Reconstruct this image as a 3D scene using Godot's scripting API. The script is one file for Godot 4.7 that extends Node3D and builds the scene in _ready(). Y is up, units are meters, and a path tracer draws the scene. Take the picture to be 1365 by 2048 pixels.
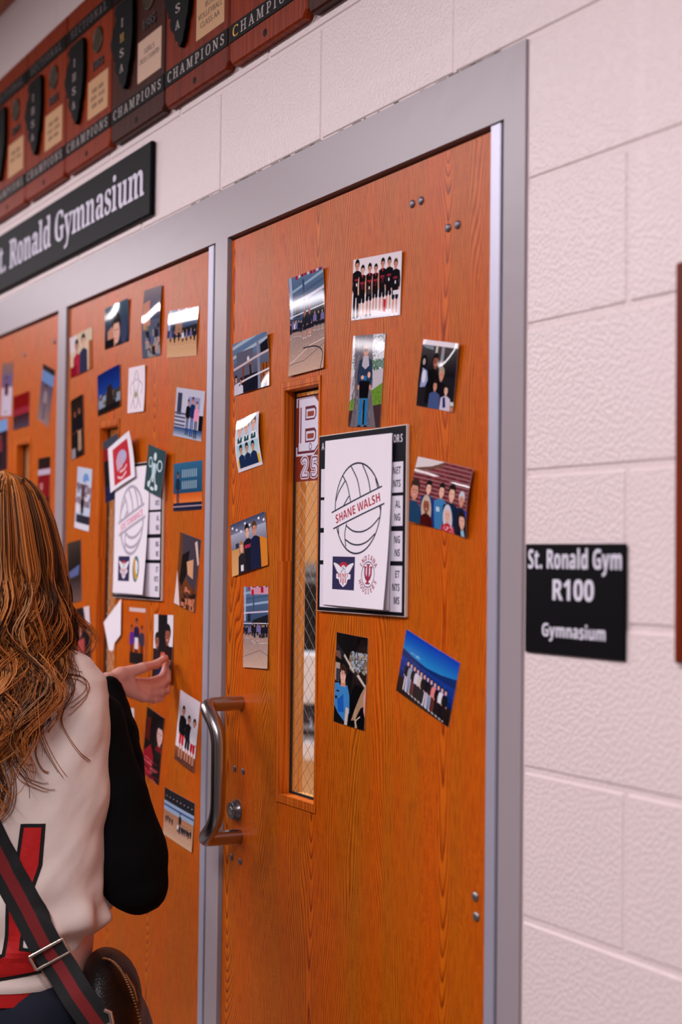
extends Node3D
# A school corridor: three oak gymnasium doors covered in photo prints, painted block wall,
# champion plaques above, a woman from behind pinning up one more print.

# ---------------------------------------------------------------- mesh helper
class B:
	var v := PackedVector3Array()
	var n := PackedVector3Array()
	var uv := PackedVector2Array()
	var c := PackedColorArray()
	var ix := PackedInt32Array()
	var col := Color.WHITE
	func vert(p: Vector3, nn: Vector3, t := Vector2.ZERO) -> int:
		v.append(p); n.append(nn); uv.append(t); c.append(col)
		return v.size() - 1
	func tri_i(a: int, b: int, d: int) -> void:       # counter-clockwise seen from outside
		ix.append(a); ix.append(d); ix.append(b)
	func quad_i(a: int, b: int, d: int, e: int) -> void:
		tri_i(a, b, d); tri_i(a, d, e)
	func poly(pts: Array, uvs := []) -> void:          # flat convex polygon, counter-clockwise
		var nn: Vector3 = (pts[1] - pts[0]).cross(pts[2] - pts[0]).normalized()
		var f := v.size()
		for k in pts.size():
			vert(pts[k], nn, uvs[k] if uvs.size() else Vector2.ZERO)
		for k in range(1, pts.size() - 1):
			tri_i(f, f + k, f + k + 1)
	func poly_out(pts: Array, mid: Vector3) -> void:   # turned so that it faces away from mid
		var nn: Vector3 = (pts[1] - pts[0]).cross(pts[2] - pts[0])
		var g := Vector3.ZERO
		for p in pts: g += p
		if nn.dot(g / pts.size() - mid) < 0.0:
			pts = pts.duplicate(); pts.reverse()
		poly(pts)
	func box(mid: Vector3, size: Vector3, r := 0.0, basis := Basis()) -> void:   # box with chamfered edges
		var h := size * 0.5
		r = minf(r, minf(h.x, minf(h.y, h.z)) * 0.95)
		var at := func(ax: int, s: Vector3) -> Vector3:
			var p := Vector3(s.x * (h.x - r), s.y * (h.y - r), s.z * (h.z - r))
			p[ax] = s[ax] * h[ax]
			return mid + basis * p
		for ax in 3:
			var o := (ax + 1) % 3
			var w := (ax + 2) % 3
			for sg in [-1.0, 1.0]:
				var q := []
				for k in [[-1.0, -1.0], [1.0, -1.0], [1.0, 1.0], [-1.0, 1.0]]:
					var s := Vector3()
					s[ax] = sg; s[o] = k[0]; s[w] = k[1]
					q.append(at.call(ax, s))
				poly_out(q, mid)
			if r > 0.0:
				for s1 in [-1.0, 1.0]:
					for s2 in [-1.0, 1.0]:
						var a := Vector3(); a[ax] = s1; a[o] = s2; a[w] = -1.0
						var b := a; b[w] = 1.0
						poly_out([at.call(ax, a), at.call(ax, b), at.call(o, b), at.call(o, a)], mid)
		if r > 0.0:
			for sx in [-1.0, 1.0]:
				for sy in [-1.0, 1.0]:
					for sz in [-1.0, 1.0]:
						var s := Vector3(sx, sy, sz)
						poly_out([at.call(0, s), at.call(1, s), at.call(2, s)], mid)
	func tube(path: Array, radii: Array, sides := 10, caps := true, flat := 1.0) -> void:
		var m := path.size()
		var side := Vector3.ZERO
		var first := v.size()
		for k in m:
			var t: Vector3 = (path[mini(k + 1, m - 1)] - path[maxi(k - 1, 0)]).normalized()
			if side == Vector3.ZERO:
				side = t.cross(Vector3.UP if absf(t.y) < 0.9 else Vector3.RIGHT).normalized()
			side = (side - t * side.dot(t)).normalized()
			var up := t.cross(side)
			for j in sides:
				var a := TAU * j / sides
				var d := side * cos(a) + up * sin(a) * flat
				vert(path[k] + d * radii[k], d.normalized())
		for k in m - 1:
			for j in sides:
				var a := first + k * sides + j
				var b := first + k * sides + (j + 1) % sides
				quad_i(a, b, b + sides, a + sides)
		if caps:
			for e in [0, m - 1]:
				var t: Vector3 = (path[0] - path[1]).normalized() if e == 0 else (path[m - 1] - path[m - 2]).normalized()
				var mid := vert(path[e], t)
				var f := v.size()
				for j in sides: vert(v[first + e * sides + j], t)
				for j in sides:
					if e == 0: tri_i(mid, f + (j + 1) % sides, f + j)
					else: tri_i(mid, f + j, f + (j + 1) % sides)
	func lathe(profile: Array, at := Transform3D(), sides := 20) -> void:    # profile of (radius, height) round the y axis
		var first := v.size()
		var m := profile.size()
		for k in m:
			var d: Vector2 = profile[mini(k + 1, m - 1)] - profile[maxi(k - 1, 0)]
			var nn := Vector2(d.y, -d.x).normalized()
			for j in sides:
				var a := TAU * j / sides
				vert(at * Vector3(profile[k].x * cos(a), profile[k].y, profile[k].x * sin(a)), at.basis * Vector3(nn.x * cos(a), nn.y, nn.x * sin(a)))
		for k in m - 1:
			for j in sides:
				var a := first + k * sides + j
				var b := first + k * sides + (j + 1) % sides
				quad_i(a, a + sides, b + sides, b)
	func grid(f: Callable, nu: int, nv: int, flip := false) -> void:          # f(u, v) -> point, with smooth normals
		var first := v.size()
		for j in nv + 1:
			for i in nu + 1:
				vert(f.call(float(i) / nu, float(j) / nv), Vector3.ZERO, Vector2(float(i) / nu, float(j) / nv))
		for j in nv:
			for i in nu:
				var a := first + j * (nu + 1) + i
				if flip: quad_i(a, a + nu + 1, a + nu + 2, a + 1)
				else: quad_i(a, a + 1, a + nu + 2, a + nu + 1)
		smooth(first)
	func smooth(from := 0) -> void:
		for k in range(from, v.size()): n[k] = Vector3.ZERO
		for t in range(0, ix.size(), 3):
			var a := ix[t]
			var b := ix[t + 2]
			var d := ix[t + 1]
			if a < from: continue
			var nn := (v[b] - v[a]).cross(v[d] - v[a])
			n[a] += nn; n[b] += nn; n[d] += nn
		for k in range(from, v.size()): n[k] = n[k].normalized()
	func arrays() -> Array:
		var a := []
		a.resize(Mesh.ARRAY_MAX)
		a[Mesh.ARRAY_VERTEX] = v; a[Mesh.ARRAY_NORMAL] = n; a[Mesh.ARRAY_TEX_UV] = uv; a[Mesh.ARRAY_COLOR] = c; a[Mesh.ARRAY_INDEX] = ix
		return a

func mesh_of(parts: Array) -> ArrayMesh:        # [B, material, B, material ...]
	var m := ArrayMesh.new()
	for k in range(0, parts.size(), 2):
		m.add_surface_from_arrays(Mesh.PRIMITIVE_TRIANGLES, parts[k].arrays())
		m.surface_set_material(k / 2, parts[k + 1])
	return m

func put(called: String, parts: Array, parent: Node = self, at := Vector3.ZERO) -> MeshInstance3D:
	return put_mesh(called, mesh_of(parts), parent, at)

func put_mesh(called: String, m: Mesh, parent: Node = self, at := Vector3.ZERO) -> MeshInstance3D:
	var o := MeshInstance3D.new()
	o.mesh = m
	o.position = at
	o.name = numbered(called, parent)
	parent.add_child(o, true)
	return o

var taken := {}
func numbered(called: String, parent: Node) -> String:
	var key := str(parent.get_instance_id()) + called
	var k: int = taken.get(key, 0)
	taken[key] = k + 1
	return called if k == 0 else "%s_%03d" % [called, k]

func thing(called: String, at := Vector3.ZERO, turn := 0.0) -> Node3D:
	var o := Node3D.new()
	o.name = numbered(called, self)
	add_child(o, true)
	o.position = at
	o.rotation.y = turn
	return o

func tag(o: Node, label: String, category: String, group := "", kind := "") -> void:
	o.set_meta("label", label)
	o.set_meta("category", category)
	if group: o.set_meta("group", group)
	if kind: o.set_meta("kind", kind)

# ---------------------------------------------------------------- materials
func rgb(r: int, g: int, b: int) -> Color:
	return Color8(r, g, b)

func mat(col: Color, rough := 0.6, metal := 0.0, spec := 0.5) -> StandardMaterial3D:
	var m := StandardMaterial3D.new()
	m.albedo_color = col
	m.roughness = rough
	m.metallic = metal
	m.metallic_specular = spec
	return m

func bumpy(m: StandardMaterial3D, freq: float, size: float, strength: float, octaves := 3, sd := 1, px := 512) -> StandardMaterial3D:
	var f := FastNoiseLite.new()
	f.noise_type = FastNoiseLite.TYPE_SIMPLEX
	f.seed = sd
	f.frequency = freq
	f.fractal_octaves = octaves
	var t := NoiseTexture2D.new()
	t.width = px; t.height = px
	t.seamless = true
	t.as_normal_map = true
	t.bump_strength = 8.0
	t.noise = f
	m.normal_enabled = true
	m.normal_texture = t
	m.normal_scale = strength
	m.uv1_triplanar = true
	m.uv1_world_triplanar = true
	m.uv1_scale = Vector3.ONE / size
	return m

func mottled(m: StandardMaterial3D, a: Color, b: Color, freq: float, sd := 3) -> StandardMaterial3D:   # albedo grain on the same mapping
	var f := FastNoiseLite.new()
	f.seed = sd
	f.frequency = freq
	f.fractal_octaves = 4
	var g := Gradient.new()
	g.set_color(0, a); g.set_color(1, b)
	g.set_offset(0, 0.3); g.set_offset(1, 0.7)
	var t := NoiseTexture2D.new()
	t.width = 512; t.height = 512
	t.seamless = true
	t.noise = f
	t.color_ramp = g
	m.albedo_color = Color.WHITE
	m.albedo_texture = t
	return m

# ---------------------------------------------------------------- picture painter (prints only)
class Pic:
	var img: Image
	var s: float
	var w: int
	var h: int
	var host: Node
	func _init(wu: float, hu: float, ppu: float, bg: Color, hst: Node) -> void:
		s = ppu * 2.0
		w = int(wu * s); h = int(hu * s)
		img = Image.create(w, h, false, Image.FORMAT_RGB8)
		img.fill(bg)
		host = hst
	func rect(x: float, y: float, ww: float, hh: float, c: Color) -> void:
		img.fill_rect(Rect2i(int(x * s), int(y * s), maxi(1, int(ww * s)), maxi(1, int(hh * s))), c)
	func grad(x: float, y: float, ww: float, hh: float, a: Color, b: Color) -> void:
		var k := int(hh * s)
		for j in k:
			img.fill_rect(Rect2i(int(x * s), int(y * s) + j, int(ww * s), 1), a.lerp(b, float(j) / k))
	func ell(x: float, y: float, rx: float, ry: float, c: Color) -> void:
		var k := int(ry * s)
		for j in range(-k, k + 1):
			var half := rx * s * sqrt(maxf(0.0, 1.0 - pow(float(j) / maxf(1.0, ry * s), 2)))
			img.fill_rect(Rect2i(int(x * s - half), int(y * s) + j, maxi(1, int(2.0 * half)), 1), c)
	func poly(p: Array, c: Color) -> void:            # [x0, y0, x1, y1 ...]
		var pts := PackedVector2Array()
		for k in range(0, p.size(), 2): pts.append(Vector2(p[k], p[k + 1]) * s)
		fill(pts, c)
	func fill(pts: PackedVector2Array, c: Color) -> void:
		var lo := INF
		var hi := -INF
		for q in pts:
			lo = minf(lo, q.y); hi = maxf(hi, q.y)
		for y in range(maxi(0, int(floor(lo))), mini(h - 1, int(ceil(hi))) + 1):
			var yy := y + 0.5
			var xs := []
			var m := pts.size()
			for k in m:
				var a := pts[k]
				var b := pts[(k + 1) % m]
				if (a.y <= yy) != (b.y <= yy):
					xs.append(a.x + (yy - a.y) / (b.y - a.y) * (b.x - a.x))
			xs.sort()
			for k in range(0, xs.size() - 1, 2):
				var x0 := int(round(xs[k]))
				var x1 := int(round(xs[k + 1]))
				if x1 > x0: img.fill_rect(Rect2i(x0, y, x1 - x0, 1), c)
	func line(p: Array, wd: float, c: Color) -> void:
		for k in range(0, p.size() - 2, 2):
			var a := Vector2(p[k], p[k + 1]) * s
			var b := Vector2(p[k + 2], p[k + 3]) * s
			var d := (b - a).normalized().orthogonal() * wd * s * 0.5
			fill(PackedVector2Array([a + d, b + d, b - d, a - d]), c)
			if wd * s > 3.0: ell(b.x / s, b.y / s, wd * 0.5, wd * 0.5, c)
	func curve(p: Array, wd: float, c: Color) -> void:   # smooth line through [x, y ...]
		var q := []
		var m := p.size() / 2
		for k in m - 1:
			var g := func(i: int) -> Vector2:
				i = clampi(i, 0, m - 1)
				return Vector2(p[2 * i], p[2 * i + 1])
			for t in 8:
				var r: Vector2 = g.call(k).cubic_interpolate(g.call(k + 1), g.call(k - 1), g.call(k + 2), t / 8.0)
				q.append(r.x); q.append(r.y)
		q.append(p[2 * m - 2]); q.append(p[2 * m - 1])
		line(q, wd, c)
	func ring(x: float, y: float, rx: float, ry: float, wd: float, c: Color, a0 := 0.0, a1 := TAU) -> void:
		var q := []
		for k in 49:
			var a := a0 + (a1 - a0) * k / 48.0
			q.append(x + rx * cos(a)); q.append(y + ry * sin(a))
		line(q, wd, c)
	func specks(count: int, x: float, y: float, ww: float, hh: float, sz: Vector2, cols: Array, rng: RandomNumberGenerator) -> void:
		for k in count:
			rect(x + rng.randf() * ww, y + rng.randf() * hh, sz.x * rng.randf_range(0.4, 1.2), sz.y * rng.randf_range(0.4, 1.2), cols[rng.randi() % cols.size()])
	func text(word: String, x: float, y: float, size: float, c: Color, stretch := 1.0, turn := 0.0, face := "Droid Sans", weight := 400, center := 0.5) -> void:
		var tris: PackedVector2Array = host.glyphs(word, face, weight)
		var wide := 0.0
		for q in tris: wide = maxf(wide, q.x)
		var cs := cos(turn)
		var sn := sin(turn)
		for k in range(0, tris.size(), 3):
			var t := PackedVector2Array()
			for j in 3:
				var q := tris[k + j]
				var d := Vector2((q.x - wide * center) * size * stretch, -q.y * size)
				t.append(Vector2(x + d.x * cs + d.y * sn, y - d.x * sn + d.y * cs) * s)
			fill(t, c)
	# people as they appear on prints
	func face(x: float, y: float, r: float, skin: Color, hair: Color, long := false) -> void:
		if long:
			ell(x, y + r * 0.5, r * 1.25, r * 1.9, hair)
		ell(x, y - r * 0.35, r * 0.98, r * 1.12, hair)
		ell(x, y + r * 0.18, r * 0.76, r * 1.02, skin)
		rect(x - r * 0.5, y - r * 0.95, r, r * 0.4, hair)
		var dark := skin.darkened(0.6)
		ell(x - r * 0.3, y + r * 0.02, r * 0.13, r * 0.08, dark)
		ell(x + r * 0.3, y + r * 0.02, r * 0.13, r * 0.08, dark)
		ell(x, y + r * 0.35, r * 0.1, r * 0.12, skin.darkened(0.18))
		ell(x, y + r * 0.68, r * 0.3, r * 0.1, Color8(190, 110, 105))
		ell(x, y + r * 0.65, r * 0.22, r * 0.045, Color8(240, 230, 225))
	func bust(x: float, y: float, r: float, skin: Color, hair: Color, shirt: Color, low: float, long := false, wide := 2.1) -> void:
		if long: ell(x, y + r * 0.7, r * 1.3, r * 2.1, hair)
		rect(x - r * 0.36, y + r * 0.8, r * 0.72, r * 0.9, skin.darkened(0.15))
		poly([x - r * 0.5, y + r * 1.4, x - r * wide, y + r * 1.95, x - r * wide * 1.12, low, x + r * wide * 1.12, low, x + r * wide, y + r * 1.95, x + r * 0.5, y + r * 1.4], shirt)
		face(x, y, r, skin, hair)
	func full(x: float, top: float, hh: float, skin: Color, hair: Color, shirt: Color, pants: Color, longp := false, sleeves := true, shoe := Color8(40, 40, 46)) -> void:
		var r := hh * 0.074
		var u := hh
		for sg in [-1.0, 1.0]:
			line([x + sg * u * 0.05, top + u * 0.5, x + sg * u * 0.062, top + u * 0.96], u * (0.075 if longp else 0.05), pants if longp else skin)
			ell(x + sg * u * 0.07, top + u * 0.975, u * 0.04, u * 0.022, shoe)
			if not longp:
				line([x + sg * u * 0.05, top + u * 0.48, x + sg * u * 0.06, top + u * 0.66], u * 0.1, pants)
			line([x + sg * u * 0.115, top + u * 0.2, x + sg * u * 0.145, top + u * 0.36, x + sg * u * 0.13, top + u * 0.5], u * 0.05, shirt if sleeves else skin)
			ell(x + sg * u * 0.13, top + u * 0.515, u * 0.024, u * 0.03, skin)
		rect(x - u * 0.025, top + u * 0.12, u * 0.05, u * 0.06, skin.darkened(0.12))
		poly([x - u * 0.04, top + u * 0.165, x - u * 0.125, top + u * 0.2, x - u * 0.105, top + u * 0.52, x + u * 0.105, top + u * 0.52, x + u * 0.125, top + u * 0.2, x + u * 0.04, top + u * 0.165], shirt)
		face(x, top + r * 1.1, r, skin, hair)
	func done() -> ImageTexture:
		img.resize(w / 2, h / 2, Image.INTERPOLATE_BILINEAR)
		return ImageTexture.create_from_image(img)

var glyph_store := {}
func glyphs(word: String, face: String, weight: int) -> PackedVector2Array:   # the front triangles of a word, capitals 1 high, from its lower left corner
	var key := word + face + str(weight)
	if glyph_store.has(key): return glyph_store[key]
	var m := text_mesh(word, face, weight)
	var a := m.surface_get_arrays(0)
	var v: PackedVector3Array = a[Mesh.ARRAY_VERTEX]
	var n: PackedVector3Array = a[Mesh.ARRAY_NORMAL]
	var ix: PackedInt32Array = a[Mesh.ARRAY_INDEX] if a[Mesh.ARRAY_INDEX] != null else PackedInt32Array(range(v.size()))
	var out := PackedVector2Array()
	var lo := INF
	for p in v: lo = minf(lo, p.x)
	var hy := cap_span(face, weight)
	for t in range(0, ix.size(), 3):
		if n[ix[t]].z > 0.9:
			for j in 3: out.append(Vector2(v[ix[t + j]].x - lo, v[ix[t + j]].y - hy.x) / (hy.y - hy.x))
	glyph_store[key] = out
	return out

func cap_span(face: String, weight: int) -> Vector2:      # baseline and top of a capital
	var v: PackedVector3Array = text_mesh("H", face, weight).surface_get_arrays(0)[Mesh.ARRAY_VERTEX]
	var out := Vector2(INF, -INF)
	for p in v:
		out = Vector2(minf(out.x, p.y), maxf(out.y, p.y))
	return out

func text_mesh(word: String, face: String, weight: int, depth := 0.05) -> TextMesh:
	var f := SystemFont.new()
	f.font_names = PackedStringArray([face])
	f.font_weight = weight
	var m := TextMesh.new()
	m.text = word
	m.font = f
	m.font_size = 64
	m.pixel_size = 1.0 / 64.0
	m.depth = depth
	m.curve_step = 1.0
	m.horizontal_alignment = HORIZONTAL_ALIGNMENT_LEFT
	m.vertical_alignment = VERTICAL_ALIGNMENT_BOTTOM
	return m

# raised lettering: the word fills the box from (x0, base) to x1 with capitals of the given height
func lettering(word: String, face: String, weight: int, x0: float, x1: float, base: float, cap: float, z: float, depth: float, m: Material, parent: Node, called := "lettering") -> MeshInstance3D:
	var src := text_mesh(word, face, weight)
	var a := src.surface_get_arrays(0)
	var v: PackedVector3Array = a[Mesh.ARRAY_VERTEX]
	var hy := cap_span(face, weight)
	var lx := INF
	var hx := -INF
	for p in v:
		lx = minf(lx, p.x); hx = maxf(hx, p.x)
	var sy := cap / (hy.y - hy.x)
	var sx := (x1 - x0) / (hx - lx)
	for k in v.size():
		var p := v[k]
		v[k] = Vector3(x0 + (p.x - lx) * sx, base + (p.y - hy.x) * sy, z + (p.z / 0.05 + 0.5) * depth)
	a[Mesh.ARRAY_VERTEX] = v
	var out := ArrayMesh.new()
	out.add_surface_from_arrays(Mesh.PRIMITIVE_TRIANGLES, a)
	out.surface_set_material(0, m)
	return put_mesh(called, out, parent)
const LAMP_A := 9.4
const LAMP_B := 2.2
const LAMP_GLOW := 12.0

# ---------------------------------------------------------------- scene
const FACE_Z := -0.006          # front of the door leaves
var M := {}
var ROOM_L := -11.4
var ROOM_R := 4.4
var ROOM_D := 6.2
var CEIL := 3.2

func _ready() -> void:
	set_camera()
	set_light()
	make_materials()
	build_shell()
	build_blocks()
	build_frame()
	build_doors()
	build_gym()
	build_signs()
	build_plaques()
	build_notices()
	build_prints()
	build_person()
	build_bag()

func set_camera() -> void:
	var cam := Camera3D.new()
	cam.name = "camera"
	var att := CameraAttributesPhysical.new()
	att.frustum_focal_length = 50.45
	att.frustum_focus_distance = 2.55
	att.frustum_near = 0.05
	att.frustum_far = 60.0
	att.exposure_aperture = 2.6
	cam.attributes = att
	cam.fov = rad_to_deg(2.0 * atan(1024.0 / 2870.42))
	cam.near = 0.05
	cam.far = 60.0
	var right := Vector3(0.50596, 0.01198, -0.86248)
	var up := Vector3(0.02298, 0.99936, 0.02736)
	cam.transform = Transform3D(Basis(right, up, right.cross(up)).orthonormalized(), Vector3(1.5842, 1.5025, 1.2216))
	add_child(cam)
	cam.current = true
	cam.fov = rad_to_deg(2.0 * atan(1024.0 / 2870.42))

func set_light() -> void:
	var we := WorldEnvironment.new()
	we.name = "environment"
	var e := Environment.new()
	e.background_mode = Environment.BG_COLOR
	e.background_color = Color(0.02, 0.02, 0.02)
	e.tonemap_mode = Environment.TONE_MAPPER_LINEAR
	e.tonemap_exposure = 0.90
	e.sdfgi_enabled = true
	e.ssao_enabled = true
	e.ssil_enabled = true
	we.environment = e
	add_child(we)
	# rows of fluorescent troffers in the corridor ceiling; the lamp housings are built here with their light
	var where := ["far end of the corridor", "middle of the corridor by the second door", "near end of the corridor, behind the camera"]
	for k in 3:
		ceiling_lamp(Vector3(-6.4 + 3.9 * k, CEIL, 2.1), Vector2(2.4, 0.26), LAMP_A, "long ceiling lamp, nearer row, " + where[k], Color(1.0, 0.965, 0.99))
		ceiling_lamp(Vector3(-8.6 + 3.9 * k, CEIL, 4.3), Vector2(2.4, 0.26), LAMP_B, "long ceiling lamp, farther row, " + where[k], Color(1.0, 0.965, 0.99))
	ceiling_lamp(Vector3(-2.2, 4.75, -3.0), Vector2(1.2, 1.2), 60.0, "square ceiling lamp inside the gymnasium", Color(0.95, 0.98, 1.0))

func ceiling_lamp(at: Vector3, size: Vector2, energy: float, label: String, tint: Color) -> void:
	var o := thing("ceiling_lamp", at)
	var b := B.new()
	b.box(Vector3(0, -0.02, 0), Vector3(size.x + 0.06, 0.04, size.y + 0.06), 0.004)
	put("housing", [b, mat(rgb(225, 225, 225), 0.5)], o)
	var g := B.new()
	g.box(Vector3(0, -0.045, 0), Vector3(size.x, 0.01, size.y), 0.002)
	var gm := mat(rgb(240, 240, 240), 0.6)
	gm.emission_enabled = true
	gm.emission = tint
	gm.emission_energy_multiplier = LAMP_GLOW
	put("lamp_diffuser", [g, gm], o)
	var l := AreaLight3D.new()
	l.name = "lamp_light"
	l.area_size = size
	l.light_energy = energy
	l.light_color = tint
	l.shadow_enabled = true
	l.area_range = 20.0
	l.position = Vector3(0, -0.056, 0)
	l.rotation.x = -PI / 2
	o.add_child(l)
	tag(o, label, "ceiling lamp", "ceiling lamps")

func make_materials() -> void:
	M.paint = bumpy(mat(rgb(233, 215, 214), 0.40, 0.0, 0.5), 0.085, 0.42, 0.15, 3, 5)
	M.mortar = bumpy(mat(rgb(231, 213, 212), 0.45), 0.085, 0.42, 0.13, 3, 6)
	M.plain = mat(rgb(224, 208, 204), 0.6)
	M.grey = bumpy(mat(rgb(159, 147, 152), 0.34, 0.0, 0.42), 0.012, 0.5, 0.03, 2, 8)
	M.floor = mottled(mat(rgb(78, 72, 68), 0.4), rgb(70, 64, 60), rgb(86, 80, 76), 0.03)
	M.far = mat(rgb(118, 104, 98), 0.6)
	M.floor.uv1_triplanar = true
	M.floor.uv1_world_triplanar = true
	M.black = mat(rgb(12, 12, 15), 0.5)
	M.steel = mat(rgb(176, 172, 174), 0.26, 1.0)
	M.alu = mat(rgb(182, 180, 198), 0.42, 0.4)
	M.darkmetal = mat(rgb(104, 102, 116), 0.36, 0.6)
	M.gap = mat(rgb(26, 22, 20), 0.8)
	M.signblack = mat(rgb(9, 9, 14), 0.5, 0.0, 0.2)
	M.white = mat(rgb(238, 234, 240), 0.5)
	M.paper = mat(rgb(240, 232, 240), 0.55)
	M.back = mat(rgb(235, 235, 238), 0.6)
	M.bead = wood_plain(rgb(206, 104, 24), rgb(170, 74, 10), 21)
	M.bead_in = wood_plain(rgb(214, 160, 92), rgb(196, 140, 76), 22)
	M.oak = oak()

func wood_plain(a: Color, b: Color, sd: int) -> StandardMaterial3D:     # straight grain along y, in the thing's own axes
	var f := FastNoiseLite.new()
	f.seed = sd
	f.frequency = 0.06
	f.fractal_octaves = 4
	var im := f.get_image(256, 24)
	im.resize(256, 512, Image.INTERPOLATE_CUBIC)
	im.convert(Image.FORMAT_RGB8)
	for y in 512:
		for x in 256:
			im.set_pixel(x, y, a.lerp(b, smoothstep(0.3, 0.7, im.get_pixel(x, y).r)))
	var m := mat(Color.WHITE, 0.38, 0.0, 0.25)
	m.albedo_texture = ImageTexture.create_from_image(im)
	m.uv1_triplanar = true
	m.uv1_scale = Vector3(9.0, 2.0, 9.0)
	return m

func oak() -> StandardMaterial3D:       # plain-sliced red oak veneer: nested cathedral figure, straight grain between, pores
	var w := 1152
	var h := 1792
	var noise := func(sd: int, fq: float, px: int, py: int, oct: int) -> PackedByteArray:
		var f := FastNoiseLite.new()
		f.seed = sd
		f.frequency = fq
		f.fractal_octaves = oct
		var im := f.get_image(px, py)
		im.resize(w, h, Image.INTERPOLATE_CUBIC)
		im.convert(Image.FORMAT_L8)
		return im.get_data()
	var warp: PackedByteArray = noise.call(3, 0.02, 192, 128, 3)
	var wave: PackedByteArray = noise.call(4, 0.035, 160, 60, 2)
	var pore: PackedByteArray = noise.call(5, 0.45, 1152, 90, 2)
	var tone: PackedByteArray = noise.call(6, 0.05, 200, 24, 3)
	var data := PackedByteArray()
	data.resize(w * h * 3)
	var heart := [-0.20, -0.60, -0.93, -1.28, -1.66]
	var metres := 0.96 / w
	for x in w:
		var px := -0.96 + x * metres            # X of the first door; the others shift the mapping
		var dx := 9.0
		var which := 0
		for k in heart.size():
			var d: float = absf(px - heart[k])
			if d < dx:
				dx = d; which = k
		var lift := 11.0 * sqrt(dx * dx + 0.00012) + 16.0 * dx * dx * dx + which * 0.137
		for y in h:
			var i := y * w + x
			var py := y * (2.13 / h)
			var f := py + lift + (warp[i] - 128) * 0.0022 + (wave[i] - 128) * 0.0012
			var s := fposmod(f / 0.056, 1.0)
			var t := pow(s / 0.9, 4.0) if s < 0.9 else (1.0 - s) * 10.0
			var p := clampf((pore[i] - 138) / 45.0, 0.0, 1.0)
			t = clampf(t * 0.74 + p * (0.26 + 0.55 * t), 0.0, 1.0)
			var g := (tone[i] - 128) / 128.0 * 0.5 + 0.5
			var r := lerpf(208.0, 112.0, t) + (g - 0.5) * 20.0
			var gg := lerpf(lerpf(108.0, 95.0, g), 33.0, t)
			var bb := lerpf(lerpf(15.0, 7.0, g), 1.0, t)
			data[i * 3] = int(clampf(r, 0, 255))
			data[i * 3 + 1] = int(gg)
			data[i * 3 + 2] = int(bb)
	var m := mat(Color.WHITE, 0.34, 0.0, 0.24)
	m.albedo_texture = ImageTexture.create_from_image(Image.create_from_data(w, h, false, Image.FORMAT_RGB8, data))
	return m

# ---------------------------------------------------------------- the setting
func slab(called: String, mid: Vector3, size: Vector3, m: Material, label: String, category: String) -> MeshInstance3D:
	var b := B.new()
	b.box(mid, size)
	var o := put(called, [b, m])
	tag(o, label, category, "", "structure")
	return o

func build_shell() -> void:
	var wd := ROOM_R - ROOM_L
	var mx := (ROOM_R + ROOM_L) * 0.5
	slab("floor", Vector3(mx, -0.1, ROOM_D * 0.5 - 0.06), Vector3(wd, 0.2, ROOM_D + 0.12), M.floor, "speckled grey corridor floor below the doors", "floor")
	slab("ceiling", Vector3(mx, CEIL + 0.1, ROOM_D * 0.5 + 0.03), Vector3(wd, 0.2, ROOM_D + 0.06), mat(rgb(178, 168, 164), 0.7), "pale corridor ceiling above the block wall", "ceiling")
	slab("wall_front", Vector3(mx, CEIL * 0.5, ROOM_D + 0.1), Vector3(wd, CEIL, 0.2), M.far, "brownish corridor wall opposite the doors", "wall")
	slab("wall_left", Vector3(ROOM_L - 0.1, CEIL * 0.5, ROOM_D * 0.5), Vector3(0.2, CEIL, ROOM_D), M.far, "brownish wall at the far end of the corridor", "wall")
	slab("wall_right", Vector3(ROOM_R + 0.1, CEIL * 0.5, ROOM_D * 0.5), Vector3(0.2, CEIL, ROOM_D), M.far, "brownish wall at the near end of the corridor", "wall")
	var b := B.new()
	b.box(Vector3((ROOM_L - 2.84) * 0.5, 3.08, 0.0), Vector3(0.1, 0.1, 0.01))
	var t := B.new()
	t.box(Vector3(mx, 3.14, 0.012), Vector3(wd, 0.118, 0.026), 0.003)
	var o := put("trim_2", [t, mat(rgb(176, 96, 60), 0.5)])
	tag(o, "orange-brown trim board along the top of the block wall", "trim", "", "structure")

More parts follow.
